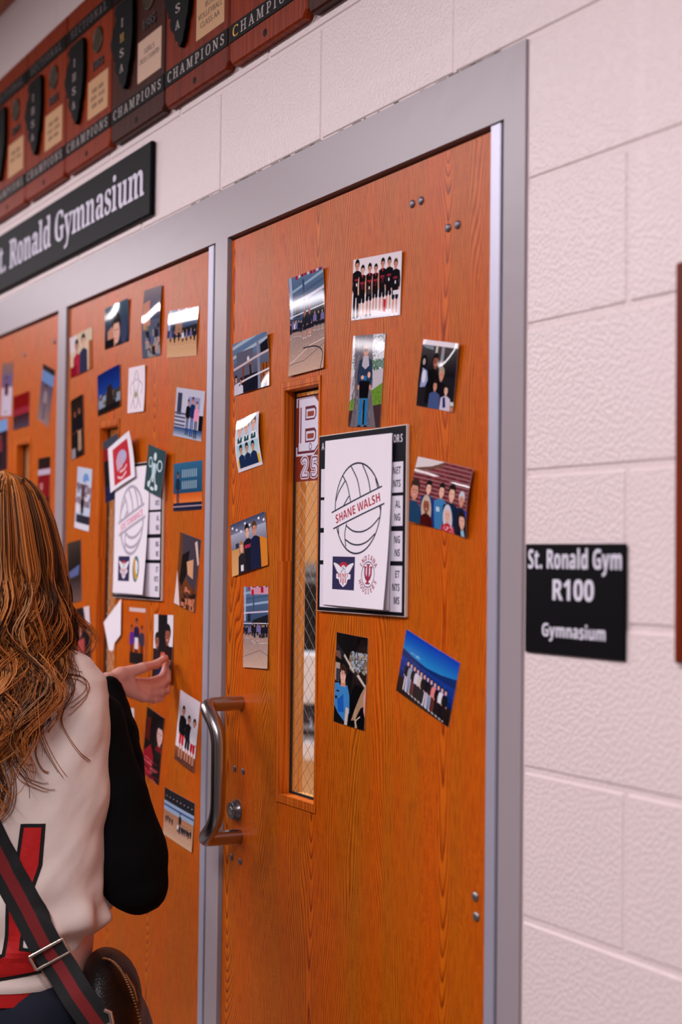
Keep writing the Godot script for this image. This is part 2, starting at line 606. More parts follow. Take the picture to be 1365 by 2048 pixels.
# the block wall: 11 courses reach the top of the door frame
const COURSE := 0.2032
const BLOCK := 0.4064
func build_blocks() -> void:
	var wall := thing("wall_back")
	tag(wall, "cream painted concrete block wall around the gymnasium doors", "wall", "", "structure")
	var left_end := -2.905
	var core := B.new()
	core.box(Vector3((ROOM_R + 0.0) * 0.5, CEIL * 0.5, -0.1010), Vector3(ROOM_R, CEIL, 0.197))
	core.box(Vector3((ROOM_L + left_end) * 0.5, CEIL * 0.5, -0.1010), Vector3(left_end - ROOM_L, CEIL, 0.197))
	core.box(Vector3(left_end * 0.5, (CEIL + 2.2352) * 0.5, -0.1010), Vector3(-left_end, CEIL - 2.2352, 0.197))
	put("mortar", [core, M.mortar], wall)
	var rng := RandomNumberGenerator.new()
	rng.seed = 7
	var meshes := {}
	for row in 16:
		var y0 := row * COURSE
		var y1 := minf(y0 + COURSE, CEIL)
		if y1 - y0 < 0.03: continue
		var odd := row % 2            # row 11 (above the frame) has joints at x = -0.169 - k * BLOCK
		var phase := -0.1795 if odd == 1 else -0.1795 + BLOCK * 0.5
		for k in range(-9, 7):
			var x0 := phase + k * BLOCK
			if row < 11: x0 -= 0.0169
			var x1 := x0 + BLOCK
			if x1 < -3.75 or x0 > 2.2: continue
			if row < 11:
				if x1 > left_end and x0 < 0.0:
					if x0 < left_end: x1 = left_end
					elif x1 > 0.03: x0 = 0.0
					else: continue
				elif x0 >= 0.0 and x0 < 0.03: x0 = 0.0
			if x1 - x0 < 0.02: continue
			var gx := 0.003
			var gy := 0.0035
			var size := Vector3(x1 - x0 - 2.0 * gx, y1 - y0 - 2.0 * gy, 0.0)
			var key := "%.4f %.4f" % [size.x, size.y]
			if not meshes.has(key):
				var b := B.new()
				b.box(Vector3(0, 0, -0.02), Vector3(size.x, size.y, 0.04), 0.0028)
				meshes[key] = mesh_of([b, M.paint])
			put_mesh("block", meshes[key], wall, Vector3((x0 + x1) * 0.5, (y0 + y1) * 0.5, rng.randf_range(-0.0006, 0.0)))
	# plain stretches of the same wall well outside the picture
	for e in [[2.46, ROOM_R], [ROOM_L, -3.85]]:
		var b := B.new()
		b.box(Vector3((e[0] + e[1]) * 0.5, CEIL * 0.5, -0.001), Vector3(e[1] - e[0], CEIL, 0.003))
		put("wall_face", [b, M.paint], wall)

const HINGE_X := [0.0, -0.951, -1.882]          # right side of each opening's hinge jamb face
const OPEN := [[-0.951, -0.050], [-1.882, -1.006], [-2.842, -1.942]]
func build_frame() -> void:
	var o := thing("trim_1")
	tag(o, "lavender grey painted steel door frame with two mullions", "door frame", "", "structure")
	var add := func(called: String, x0: float, x1: float, y0: float, y1: float) -> void:
		var b := B.new()
		b.box(Vector3((x0 + x1) * 0.5, (y0 + y1) * 0.5, -0.074), Vector3(x1 - x0, y1 - y0, 0.152))
		put(called, [b, M.grey], o)
	add.call("header", -2.905, -0.0005, 2.1345, 2.2350)
	add.call("jamb", -0.050, -0.0005, 0.0, 2.1345)
	add.call("mullion", -1.006, -0.951, 0.0, 2.1345)
	add.call("mullion", -1.942, -1.882, 0.0, 2.1345)
	add.call("jamb", -2.905, -2.842, 0.0, 2.1345)
	# stops behind the leaves
	var s := B.new()
	for p in OPEN:
		s.box(Vector3((p[0] + p[1]) * 0.5, 2.1235, -0.075), Vector3(p[1] - p[0], 0.022, 0.03))
		s.box(Vector3(p[0] + 0.008, 1.06, -0.075), Vector3(0.016, 2.12, 0.03))
		s.box(Vector3(p[1] - 0.008, 1.06, -0.075), Vector3(0.016, 2.12, 0.03))
	put("door_stop", [s, M.grey], o)
	# chipped caulk along the head of the frame: dark paint losses, each a small flake
	var rng := RandomNumberGenerator.new()
	rng.seed = 12
	var c := B.new()
	for k in 46:
		var x := -0.02 - 1.1 * pow(rng.randf(), 0.8)
		var ln := rng.randf_range(0.004, 0.03)
		c.box(Vector3(x, 2.2357 + rng.randf_range(-0.0004, 0.0006), 0.0005), Vector3(ln, rng.randf_range(0.0008, 0.0026), 0.0016))
	var ch := put("paint_chip", [c, mat(rgb(48, 40, 40), 0.8)], o)
	ch.set_meta("kind", "stuff")

func rounded_plate(b: B, mid: Vector3, r: float, dome: float) -> void:    # a low domed through-bolt head facing +z
	var prof := []
	for k in 7:
		var a := PI * 0.5 * k / 6.0
		prof.append(Vector2(r * cos(a), 0.0008 + dome * sin(a)))
	prof.push_front(Vector2(r, 0.0))
	b.lathe(prof, Transform3D(Basis(Vector3.RIGHT, PI * 0.5), mid), 18)

func build_doors() -> void:
	var wins := [[-0.722, -0.5835, 1.075, 1.815], [-1.652, -1.524, 1.075, 1.815], [-2.612, -2.478, 1.075, 1.815]]
	wins[2] = [-2.291, -2.165, 1.075, 1.815]
	var names := ["oak gymnasium door with the silver pull handle", "oak gymnasium door behind the woman's reaching hand", "oak gymnasium door at the left edge, past the second mullion"]
	for d in 3:
		var o := thing("door_%d" % (d + 1))
		tag(o, names[d], "door", "", "structure")
		var x0: float = OPEN[d][0] + 0.003
		var x1: float = OPEN[d][1] - (0.009 if d < 2 else 0.005)
		var y0 := 0.008
		var y1 := 2.1275
		var w: Array = wins[d]
		var zf := FACE_Z
		var zb := -0.05
		var b := B.new()
		var P := func(x: float, y: float, z: float) -> Vector3: return Vector3(x, y, z)
		var T := func(x: float, y: float) -> Vector2: return Vector2((x + 0.96) / 0.96 + d * 0.41, 1.0 - y / 2.13)
		for z in [zf, zb]:
			var cells := [[x0, w[0], y0, y1], [w[1], x1, y0, y1], [w[0], w[1], y0, w[2]], [w[0], w[1], w[3], y1]]
			for c in cells:
				var q := [Vector3(c[0], c[2], z), Vector3(c[1], c[2], z), Vector3(c[1], c[3], z), Vector3(c[0], c[3], z)]
				var t := []
				for p in q: t.append(T.call(p.x, p.y))
				if z == zb:
					q.reverse(); t.reverse()
				b.poly(q, t)
		var outer := [[x0, y0], [x1, y0], [x1, y1], [x0, y1]]
		var inner := [[w[0], w[2]], [w[1], w[2]], [w[1], w[3]], [w[0], w[3]]]
		for k in 4:
			var e: Array = outer[k]
			var g: Array = outer[(k + 1) % 4]
			var mid := Vector3((x0 + x1) * 0.5, 1.0, -0.03)
			b.poly_out([Vector3(e[0], e[1], zb), Vector3(g[0], g[1], zb), Vector3(g[0], g[1], zf), Vector3(e[0], e[1], zf)], mid)
			e = inner[k]; g = inner[(k + 1) % 4]
			b.poly([Vector3(e[0], e[1], zf), Vector3(g[0], g[1], zf), Vector3(g[0], g[1], zb), Vector3(e[0], e[1], zb)])
		put("leaf", [b, M.oak], o)
		# glazing beads, the outer set flush with the veneer, the inner set on the gym side
		var wm := Vector2((w[0] + w[1]) * 0.5, (w[2] + w[3]) * 0.5)
		var ww: float = w[1] - w[0]
		var hh: float = w[3] - w[2]
		for side in 2:
			var za := zf + 0.0025 if side == 0 else -0.0305
			var zc := -0.0255 if side == 0 else -0.0525
			var bm: Material = M.bead if side == 0 else M.bead_in
			for k in 4:
				var bb := B.new()
				var lip := 0.011
				var dz := za - zc
				if k < 2:
					var sx := -1.0 if k == 0 else 1.0
					bb.box(Vector3(wm.x + sx * (ww * 0.5 - 0.003), wm.y, (za + zc) * 0.5), Vector3(0.006, hh, dz), 0.0012)
					if k == 0: bb.box(Vector3(wm.x + sx * (ww * 0.5 + lip * 0.5 - 0.001), wm.y, za - 0.0012 if side == 0 else zc + 0.0012), Vector3(lip, hh + 2.0 * lip, 0.0026), 0.001)
				else:
					var sy := -1.0 if k == 2 else 1.0
					bb.box(Vector3(wm.x, wm.y + sy * (hh * 0.5 - 0.003), (za + zc) * 0.5), Vector3(ww - 0.012, 0.006, dz), 0.0012)
					bb.box(Vector3(wm.x, wm.y + sy * (hh * 0.5 + lip * 0.5 - 0.001), za - 0.0012 if side == 0 else zc + 0.0012), Vector3(ww, lip, 0.0026), 0.001)
				put("glazing_bead", [bb, bm], o)
		var seal := B.new()
		for sx in [-1.0, 1.0]:
			seal.box(Vector3(wm.x + sx * (ww * 0.5 - 0.008), wm.y, -0.0262), Vector3(0.004, hh - 0.012, 0.0022))
		for sy in [-1.0, 1.0]:
			seal.box(Vector3(wm.x, wm.y + sy * (hh * 0.5 - 0.008), -0.0262), Vector3(ww - 0.012, 0.004, 0.0022))
		put("glass_seal", [seal, M.gap], o)
		var g := B.new()
		g.box(Vector3(wm.x, wm.y, -0.028), Vector3(ww - 0.001, hh - 0.001, 0.0012))
		var gm := StandardMaterial3D.new()
		gm.transparency = BaseMaterial3D.TRANSPARENCY_ALPHA
		gm.albedo_color = Color(0.10, 0.12, 0.11, 0.03)
		gm.roughness = 0.03
		put("glass_pane", [g, gm], o)
		var wire := B.new()
		var step := 0.0285
		var r := 0.0004
		for sl in [-1.0, 1.0]:
			var k := -hh - ww
			while k < hh + ww:
				# line y = k + sl * x, clipped to the pane
				var lo := -ww * 0.5
				var hi := ww * 0.5
				var ya: float = (-hh * 0.5 - k) / sl
				var yb: float = (hh * 0.5 - k) / sl
				lo = maxf(lo, minf(ya, yb)); hi = minf(hi, maxf(ya, yb))
				if hi - lo > 0.004:
					wire.tube([Vector3(wm.x + lo, wm.y + k + sl * lo, -0.0268), Vector3(wm.x + hi, wm.y + k + sl * hi, -0.0268)], [r, r], 4, false)
				k += step
		var wo := put("glass_wire", [wire, mat(rgb(120, 122, 126), 0.35, 0.9)], o)
		wo.set_meta("kind", "stuff")
		# continuous geared hinge on the right stile: cover, step, pin with knuckles
		if d < 2:
			var hx := x1
			var hb := B.new()
			hb.box(Vector3(hx - 0.0108, 1.066, zf + 0.0042), Vector3(0.0236, 2.132, 0.0084), 0.0014)
			put("hinge_cover", [hb, M.alu], o)
			var kn := B.new()
			var y := 0.02
			while y < 2.12:
				kn.tube([Vector3(hx + 0.0045, y, zf - 0.002), Vector3(hx + 0.0045, y + 0.0485, zf - 0.002)], [0.0036, 0.0036], 8)
				y += 0.0508
			var ko := put("hinge_knuckle", [kn, mat(rgb(24, 19, 17), 0.6, 0.0, 0.2)], o)
			ko.set_meta("kind", "stuff")
	var d1 := get_node("door_1")
	for p in [[-0.2982, 2.0652], [-0.2733, 2.0651], [-0.1985, 2.0076], [-0.1735, 2.0076]]:
		var b := B.new()
		rounded_plate(b, Vector3(p[0], p[1], FACE_Z), 0.0066, 0.0028)
		put("bolt_head", [b, M.darkmetal], d1)
	for p in [[-0.1133, 1.0208], [-0.1105, 0.9928]]:
		var b := B.new()
		rounded_plate(b, Vector3(p[0], p[1], FACE_Z), 0.0072, 0.0035)
		put("bolt_head", [b, mat(rgb(150, 150, 150), 0.35, 0.9)], d1)
	for p in [[-0.9013, 1.1014], [-0.8649, 1.1005], [-0.9088, 0.9317], [-0.8721, 0.9300]]:
		var b := B.new()
		rounded_plate(b, Vector3(p[0], p[1], FACE_Z), 0.0062, 0.002)
		put("bolt_head", [b, M.darkmetal], d1)
	for p in [[-2.234, 2.055], [-1.99, 2.06]]:
		var b := B.new()
		rounded_plate(b, Vector3(p[0], p[1], FACE_Z), 0.0066, 0.0028)
		put("bolt_head", [b, M.darkmetal], get_node("door_3"))
	# mortise cylinder
	var cyl := B.new()
	var fwd := Transform3D(Basis(Vector3.RIGHT, PI * 0.5), Vector3(-0.890, 1.0241, FACE_Z))
	cyl.lathe([Vector2(0.021, 0.0), Vector2(0.0205, 0.004), Vector2(0.0175, 0.0065), Vector2(0.0165, 0.0125), Vector2(0.0155, 0.0135), Vector2(0.0, 0.0135)], fwd, 28)
	var co := put("lock_cylinder", [cyl, mat(rgb(140, 136, 140), 0.3, 0.95)], d1)
	var plug := B.new()
	plug.lathe([Vector2(0.0075, 0.0135), Vector2(0.007, 0.0148), Vector2(0.0, 0.0148)], fwd, 18)
	plug.box(Vector3(-0.890, 1.0215, FACE_Z + 0.0150), Vector3(0.0016, 0.0075, 0.0008))
	put("lock_plug", [plug, mat(rgb(200, 198, 200), 0.25, 1.0)], co)
	# offset pull: grip bent in a U, two posts to the door
	var pull := B.new()
	var path := []
	var rad := []
	var top := 1.2288
	var low := 0.9773
	var r := 0.0138
	# post, bend sideways into the offset grip, mirrored below
	var ctl := [Vector3(-0.8757, top, FACE_Z - 0.002), Vector3(-0.8757, top, 0.02), Vector3(-0.8757, top, 0.050), Vector3(-0.8735, top - 0.0010, 0.0625), Vector3(-0.8660, top - 0.0060, 0.0695), Vector3(-0.8530, top - 0.0155, 0.0710), Vector3(-0.8400, top - 0.0280, 0.0697), Vector3(-0.8300, top - 0.0420, 0.0682), Vector3(-0.8247, top - 0.0580, 0.0672), Vector3(-0.8232, top - 0.0760, 0.0666)]
	var all := ctl.duplicate()
	all.append(Vector3(-0.8230, (top + low) * 0.5, 0.0665))
	for k in ctl.size():
		var q: Vector3 = ctl[ctl.size() - 1 - k]
		all.append(Vector3(q.x, top + low - q.y, q.z))
	for k in all.size() - 1:
		for u in 5:
			path.append(all[k].cubic_interpolate(all[k + 1], all[maxi(k - 1, 0)], all[mini(k + 2, all.size() - 1)], u / 5.0))
	path.append(all[-1])
	for p in path: rad.append(r)
	pull.tube(path, rad, 22)
	put("pull_handle", [pull, M.steel], d1)

# what shows through the wired glass: the bright gymnasium with a few blurred things
func build_gym() -> void:
	var fl := mat(rgb(196, 150, 104), 0.3)
	slab("floor_gym", Vector3(-3.0, -0.1, -3.6), Vector3(12.0, 0.2, 7.0), fl, "blond maple gymnasium floor seen through the door glass", "floor")
	slab("ceiling_gym", Vector3(-3.0, 4.9, -3.6), Vector3(12.0, 0.2, 7.0), M.plain, "high pale ceiling of the gymnasium", "ceiling")
	slab("wall_gym_far", Vector3(-3.0, 2.4, -7.2), Vector3(12.0, 5.0, 0.2), mat(rgb(226, 176, 112), 0.7), "tan far wall of the gymnasium", "wall")
	slab("wall_gym_side", Vector3(-9.1, 2.4, -3.6), Vector3(0.2, 5.0, 7.0), mat(rgb(228, 180, 120), 0.7), "tan side wall of the gymnasium behind the glass", "wall")
	slab("wall_gym_near", Vector3(3.1, 2.4, -3.6), Vector3(0.2, 5.0, 7.0), mat(rgb(228, 190, 140), 0.7), "tan near wall of the gymnasium", "wall")
	slab("wall_gym_upper", Vector3(-3.0, 4.0, -0.1), Vector3(12.0, 1.6, 0.19), M.plain, "pale wall above the doors on the gymnasium side", "wall")
	# along the line of sight through the right-hand pane
	var pad := thing("wall_pad", Vector3(-8.95, 0.0, -4.0))
	var b := B.new()
	b.box(Vector3(0, 1.385, 0), Vector3(0.08, 0.17, 5.5), 0.02)
	put("padding", [b, mat(rgb(128, 142, 160), 0.6)], pad)
	var rail := B.new()
	rail.box(Vector3(0, 1.285, 0), Vector3(0.09, 0.03, 5.5), 0.006)
	put("rail", [rail, mat(rgb(90, 104, 122), 0.6)], pad)
	tag(pad, "blue grey padded band along the gymnasium wall, seen through the glass", "wall pad")
	var sp := thing("equipment_case", Vector3(-4.20, 1.098, -2.0), 0.5)
	var e := B.new()
	e.box(Vector3(0, 0.15, 0), Vector3(0.80, 0.30, 0.45), 0.02)
	put("case_body", [e, mat(rgb(10, 9, 11), 0.6, 0.0, 0.2)], sp)
	var cn := B.new()
	cn.tube([Vector3(-0.08, 0.295, 0.0), Vector3(-0.08, 0.335, 0.0), Vector3(0.08, 0.335, 0.0), Vector3(0.08, 0.295, 0.0)], [0.01, 0.01, 0.01, 0.01], 8)
	put("case_handle", [cn, mat(rgb(30, 30, 32), 0.5)], sp)
	tag(sp, "black equipment case on top of the white cart, blurred behind the door glass", "case")
	var tb := thing("utility_cart", Vector3(-4.20, 0.0, -2.0), 0.5)
	var t := B.new()
	t.box(Vector3(0, 0.985, 0), Vector3(0.9, 0.225, 0.5), 0.012)
	put("cart_box", [t, mat(rgb(216, 230, 246), 0.4)], tb)
	var ap := B.new()
	ap.box(Vector3(0, 0.665, 0), Vector3(0.9, 0.08, 0.5), 0.008)
	put("cart_shelf", [ap, mat(rgb(216, 230, 246), 0.5)], tb)
	for sx in [-1.0, 1.0]:
		for sz in [-1.0, 1.0]:
			var l := B.new()
			l.tube([Vector3(sx * 0.42, 0.0, sz * 0.22), Vector3(sx * 0.42, 0.88, sz * 0.22)], [0.014, 0.014], 8)
			put("leg", [l, M.darkmetal], tb)
	tag(tb, "white utility cart in the gymnasium, blurred behind the door glass", "cart")
	var cab := thing("storage_cabinet", Vector3(-4.95, 0.0, -1.0), 0.9)
	var cb := B.new()
	cb.box(Vector3(0, 1.02, 0), Vector3(0.5, 1.96, 0.5), 0.01)
	put("cabinet_body", [cb, mat(rgb(20, 17, 16), 0.5, 0.0, 0.25)], cab)
	var cf := B.new()
	cf.box(Vector3(0, 0.02, 0), Vector3(0.46, 0.04, 0.46))
	put("base", [cf, mat(rgb(40, 38, 38), 0.6)], cab)
	tag(cab, "tall dark storage cabinet, a dark strip seen through the second door's glass", "cabinet")
	var bag := thing("duffel_bag", Vector3(-4.20, 0.707, -2.0), 0.5)
	var db := B.new()
	db.tube([Vector3(-0.30, 0.075, 0), Vector3(-0.28, 0.075, 0), Vector3(0.28, 0.075, 0), Vector3(0.3, 0.075, 0)], [0.04, 0.075, 0.075, 0.04], 18)
	put("bag_body", [db, mat(rgb(34, 38, 56), 0.7)], bag)
	var dh := B.new()
	dh.tube([Vector3(-0.14, 0.1, 0.07), Vector3(-0.1, 0.04, 0.085), Vector3(0.1, 0.04, 0.085), Vector3(0.14, 0.1, 0.07)], [0.012, 0.012, 0.012, 0.012], 8)
	put("bag_handle", [dh, mat(rgb(170, 186, 206), 0.6)], bag)
	tag(bag, "dark blue duffel bag on the cart's lower shelf, blurred behind the door glass", "bag")

# ---------------------------------------------------------------- signs and plaques
func build_signs() -> void:
	var o := thing("room_sign", Vector3(0.1112, 1.4541, 0.0))
	var b := B.new()
	b.box(Vector3(0, 0, 0.0022), Vector3(0.2025, 0.1475, 0.0042), 0.001)
	put("sign_plate", [b, M.signblack], o)
	var lm := mat(rgb(228, 224, 238), 0.5)
	lettering("St. Ronald Gym", "Droid Sans", 700, 0.0175 - 0.1112, 0.2069 - 0.1112, 1.4948 - 1.4541, 0.0255, 0.0043, 0.0008, lm, o)
	lettering("R100", "Droid Sans", 700, 0.0708 - 0.1112, 0.1540 - 0.1112, 1.4530 - 1.4541, 0.0275, 0.0043, 0.0008, lm, o)
	lettering("Gymnasium", "Droid Sans", 700, 0.0487 - 0.1112, 0.1768 - 0.1112, 1.4038 - 1.4541, 0.0175, 0.0043, 0.0008, lm, o)
	tag(o, "square black room sign with white lettering on the block wall right of the door frame", "sign")
	var g := thing("gymnasium_sign", Vector3(-2.0, 2.338, 0.0))
	var p := B.new()
	p.box(Vector3(-0.06, -0.001, 0.0065), Vector3(1.475, 0.164, 0.0125), 0.003)
	put("sign_plate", [p, M.signblack], g)
	lettering("St. Ronald Gymnasium", "Droid Serif", 700, -2.478 + 2.0, -1.355 + 2.0, 2.3045 - 2.338, 0.079, 0.0128, 0.002, mat(rgb(214, 208, 226), 0.5), g)
	tag(g, "long black sign with white serif lettering above the double doors", "sign")
	# the edge of one more wooden plaque at the right border of the picture
	var w := thing("wooden_board", Vector3(0.4235, 1.6247, 0.0))
	var wb := B.new()
	wb.box(Vector3(0.004, 0, 0.0065), Vector3(0.242, 0.480, 0.011), 0.003)
	put("board_back", [wb, wood_plain(rgb(124, 42, 14), rgb(92, 26, 8), 31)], w)
	var wf := B.new()
	wf.box(Vector3(0.012, 0.062, 0.0135), Vector3(0.2, 0.33, 0.003), 0.001)
	put("board_face", [wf, mat(rgb(40, 22, 18), 0.4)], w)
	tag(w, "red-brown wooden board at the far right, beyond the room sign", "board")

func state_outline() -> Array:      # a relief map, 1 high, x centred
	return [[-0.17, 0.5], [0.23, 0.5], [0.27, 0.44], [0.28, 0.40], [0.285, 0.12], [0.275, -0.02], [0.25, -0.12], [0.235, -0.2], [0.19, -0.27], [0.185, -0.33], [0.15, -0.38], [0.13, -0.45], [0.06, -0.5], [0.03, -0.49], [0.02, -0.44], [-0.05, -0.4], [-0.07, -0.33], [-0.16, -0.26], [-0.19, -0.19], [-0.16, -0.13], [-0.23, -0.11], [-0.25, -0.03], [-0.31, 0.03], [-0.33, 0.12], [-0.28, 0.2], [-0.27, 0.27], [-0.2, 0.31], [-0.17, 0.36], [-0.23, 0.43]]

func build_plaques() -> void:
	var wood := [wood_plain(rgb(152, 52, 8), rgb(114, 34, 4), 41), wood_plain(rgb(74, 30, 16), rgb(52, 20, 10), 42), wood_plain(rgb(136, 44, 8), rgb(98, 27, 4), 43)]
	var black := mat(rgb(7, 7, 8), 0.5, 0.0, 0.2)
	var silver := mat(rgb(178, 162, 158), 0.5)
	var gold := mat(rgb(196, 150, 70), 0.45, 0.3)
	var plate_m := mat(rgb(200, 150, 100), 0.5)
	var plate_pale := mat(rgb(204, 166, 140), 0.5)
	var ink := mat(rgb(74, 44, 22), 0.6)
	var medal_m := mat(rgb(58, 44, 22), 0.4, 0.6)
	var spec := [      # X of the right edge, wood, plate lines, pale plate, year, where it stands
		[-0.2965, 1, [], false, "", "rightmost, only its dark bottom corner in view"],
		[-0.6100, 0, [], false, "", "second from the right, with a gold C in its band"],
		[-0.9240, 2, ["BOYS", "VOLLEYBALL", "CLASS AA"], false, "", "third from the right, plate reading VOLLEYBALL"],
		[-1.2370, 1, ["GIRLS", "CROSS COUNTRY"], true, "1985", "dark brown one, pale plate reading CROSS COUNTRY"],
		[-1.5520, 0, ["", "", ""], false, "1983", "orange one left of the dark brown plaque"],
		[-1.8690, 0, ["", "", ""], false, "1981", "orange one second left of the dark brown plaque"],
		[-2.1830, 0, ["", ""], false, "1979", "orange one at the left edge, beyond a dark gap"],
		[-2.4970, 0, ["", ""], false, "", "farthest one, just outside the left edge"]]
	for s in spec:
		var o := thing("champion_plaque", Vector3(s[0] - 0.155, 2.667, 0.0))
		var wm: Material = wood[s[1]]
		var w := 0.3085
		var h := 0.412
		var b := B.new()
		# board with clipped lower corners
		var pts := [[-w / 2, h / 2], [-w / 2, -h / 2 + 0.014], [-w / 2 + 0.010, -h / 2], [w / 2 - 0.010, -h / 2], [w / 2, -h / 2 + 0.014], [w / 2, h / 2]]
		extrude(b, pts, 0.0008, 0.0190, 0.0035)
		put("plaque_board", [b, wm], o)
		var bd := B.new()
		bd.box(Vector3(0, -0.1435, 0.0196), Vector3(w - 0.002, 0.0355, 0.0022), 0.0006)
		put("plaque_band", [bd, black], o)
		var be := B.new()
		be.box(Vector3(0, 0.1385, 0.0196), Vector3(w - 0.002, 0.0385, 0.0022), 0.0006)
		put("plaque_band", [be, black], o)
		if s[0] == -0.61:
			lettering("C", "Droid Serif", 400, -0.136, -0.113, -0.1540, 0.0212, 0.0205, 0.0012, gold, o)
			lettering("H A M P I O N S", "Droid Serif", 400, -0.102, 0.138, -0.1540, 0.0212, 0.0205, 0.0012, silver, o)
		else:
			lettering("C H A M P I O N S", "Droid Serif", 400, -0.136, 0.138, -0.1540, 0.0212, 0.0205, 0.0012, silver, o)
		lettering("S E C T I O N A L", "Droid Serif", 400, -0.120, 0.120, 0.1290, 0.0200, 0.0205, 0.0012, mat(rgb(110, 98, 96), 0.6), o)
		var hole := B.new()
		hole.lathe([Vector2(0.0072, 0.0), Vector2(0.0070, 0.0009), Vector2(0.0, 0.0009)], Transform3D(Basis(Vector3.RIGHT, PI * 0.5), Vector3(-0.003, -0.1855, 0.0190)), 14)
		put("screw_plug", [hole, black], o)
		var st := B.new()
		var out := []
		for q in state_outline():
			out.append([-0.070 + q[0] * 0.215, 0.0005 + q[1] * 0.205])
		extrude(st, out, 0.0188, 0.0300, 0.002)
		var sm := put("relief_map", [st, black], o)
		for k in 4:
			lettering("IHSA"[k], "Droid Serif", 400, -0.079 if k > 0 else -0.073, -0.057 if k > 0 else -0.063, 0.044 - k * 0.035, 0.0185, 0.0298, 0.0012, gold if k == 1 and s[1] == 1 else silver, sm)
		var md := B.new()
		md.lathe([Vector2(0.0315, 0.0), Vector2(0.0310, 0.0035), Vector2(0.0270, 0.0045), Vector2(0.0262, 0.0032), Vector2(0.0, 0.0038)], Transform3D(Basis(Vector3.RIGHT, PI * 0.5), Vector3(0.0655, 0.0720, 0.0188)), 26)
		put("medal", [md, medal_m], o)
		if s[4] != "":
			lettering(s[4], "Droid Serif", 700, 0.032, 0.104, 0.0040, 0.0205, 0.0190, 0.003, mat(rgb(46, 36, 38), 0.5), o)
		var pl := B.new()
		pl.box(Vector3(0.0700, -0.0620, 0.0196), Vector3(0.132, 0.0930, 0.0018), 0.0005)
		var pm := put("engraved_plate", [pl, plate_pale if s[3] else plate_m], o)
		var line := 0
		for t in s[2]:
			if t == "":         # lines too blurred to read: engraved strokes
				var en := B.new()
				for k in 9:
					if k != 4: en.box(Vector3(0.070 + (k - 4) * (0.0085 if line != 1 else 0.0105), -0.0455 - line * 0.0185, 0.0205), Vector3(0.0042, 0.0105, 0.0006))
				put("engraving", [en, ink], pm).set_meta("kind", "stuff")
				line += 1
				continue
			var half: float = minf(0.056, 0.0056 * t.length())
			lettering(t, "Droid Sans", 400, 0.070 - half, 0.070 + half, -0.0510 - line * 0.0185, 0.0115, 0.0204, 0.0004, ink, pm)
			line += 1
		tag(o, "wooden champions plaque, " + s[5], "plaque", "champions plaques in a row above the doors")

func extrude(b: B, pts: Array, z0: float, z1: float, bevel: float) -> void:    # any outline, counter-clockwise or not
	var q := PackedVector2Array()
	for p in pts: q.append(Vector2(p[0], p[1]))
	if Geometry2D.is_polygon_clockwise(q): q.reverse()
	var inset := Geometry2D.offset_polygon(q, -bevel)
	var top: PackedVector2Array = q
	var use_inset := bevel > 0.0 and inset.size() == 1 and inset[0].size() == q.size()
	if use_inset:
		top = inset[0]
		if Geometry2D.is_polygon_clockwise(top): top.reverse()
		var best := 0
		for k in top.size():
			if top[k].distance_squared_to(q[0]) < top[best].distance_squared_to(q[0]): best = k
		var turned := PackedVector2Array()
		for k in top.size(): turned.append(top[(k + best) % top.size()])
		top = turned
	var zs := z1 - bevel if use_inset else z1
	var tri := Geometry2D.triangulate_polygon(top)
	for k in range(0, tri.size(), 3):
		var a := top[tri[k]]
		var c := top[tri[k + 1]]
		var d := top[tri[k + 2]]
		if (c - a).cross(d - a) < 0.0:
			var e := c
			c = d; d = e
		b.poly([Vector3(a.x, a.y, z1), Vector3(c.x, c.y, z1), Vector3(d.x, d.y, z1)], [a, c, d])
	var m := q.size()
	for k in m:
		var a := q[k]
		var c := q[(k + 1) % m]
		b.poly([Vector3(a.x, a.y, z0), Vector3(c.x, c.y, z0), Vector3(c.x, c.y, zs), Vector3(a.x, a.y, zs)])
		if use_inset:
			var d := top[(k + 1) % m]
			var e := top[k]
			b.poly([Vector3(a.x, a.y, zs), Vector3(c.x, c.y, zs), Vector3(d.x, d.y, z1), Vector3(e.x, e.y, z1)])

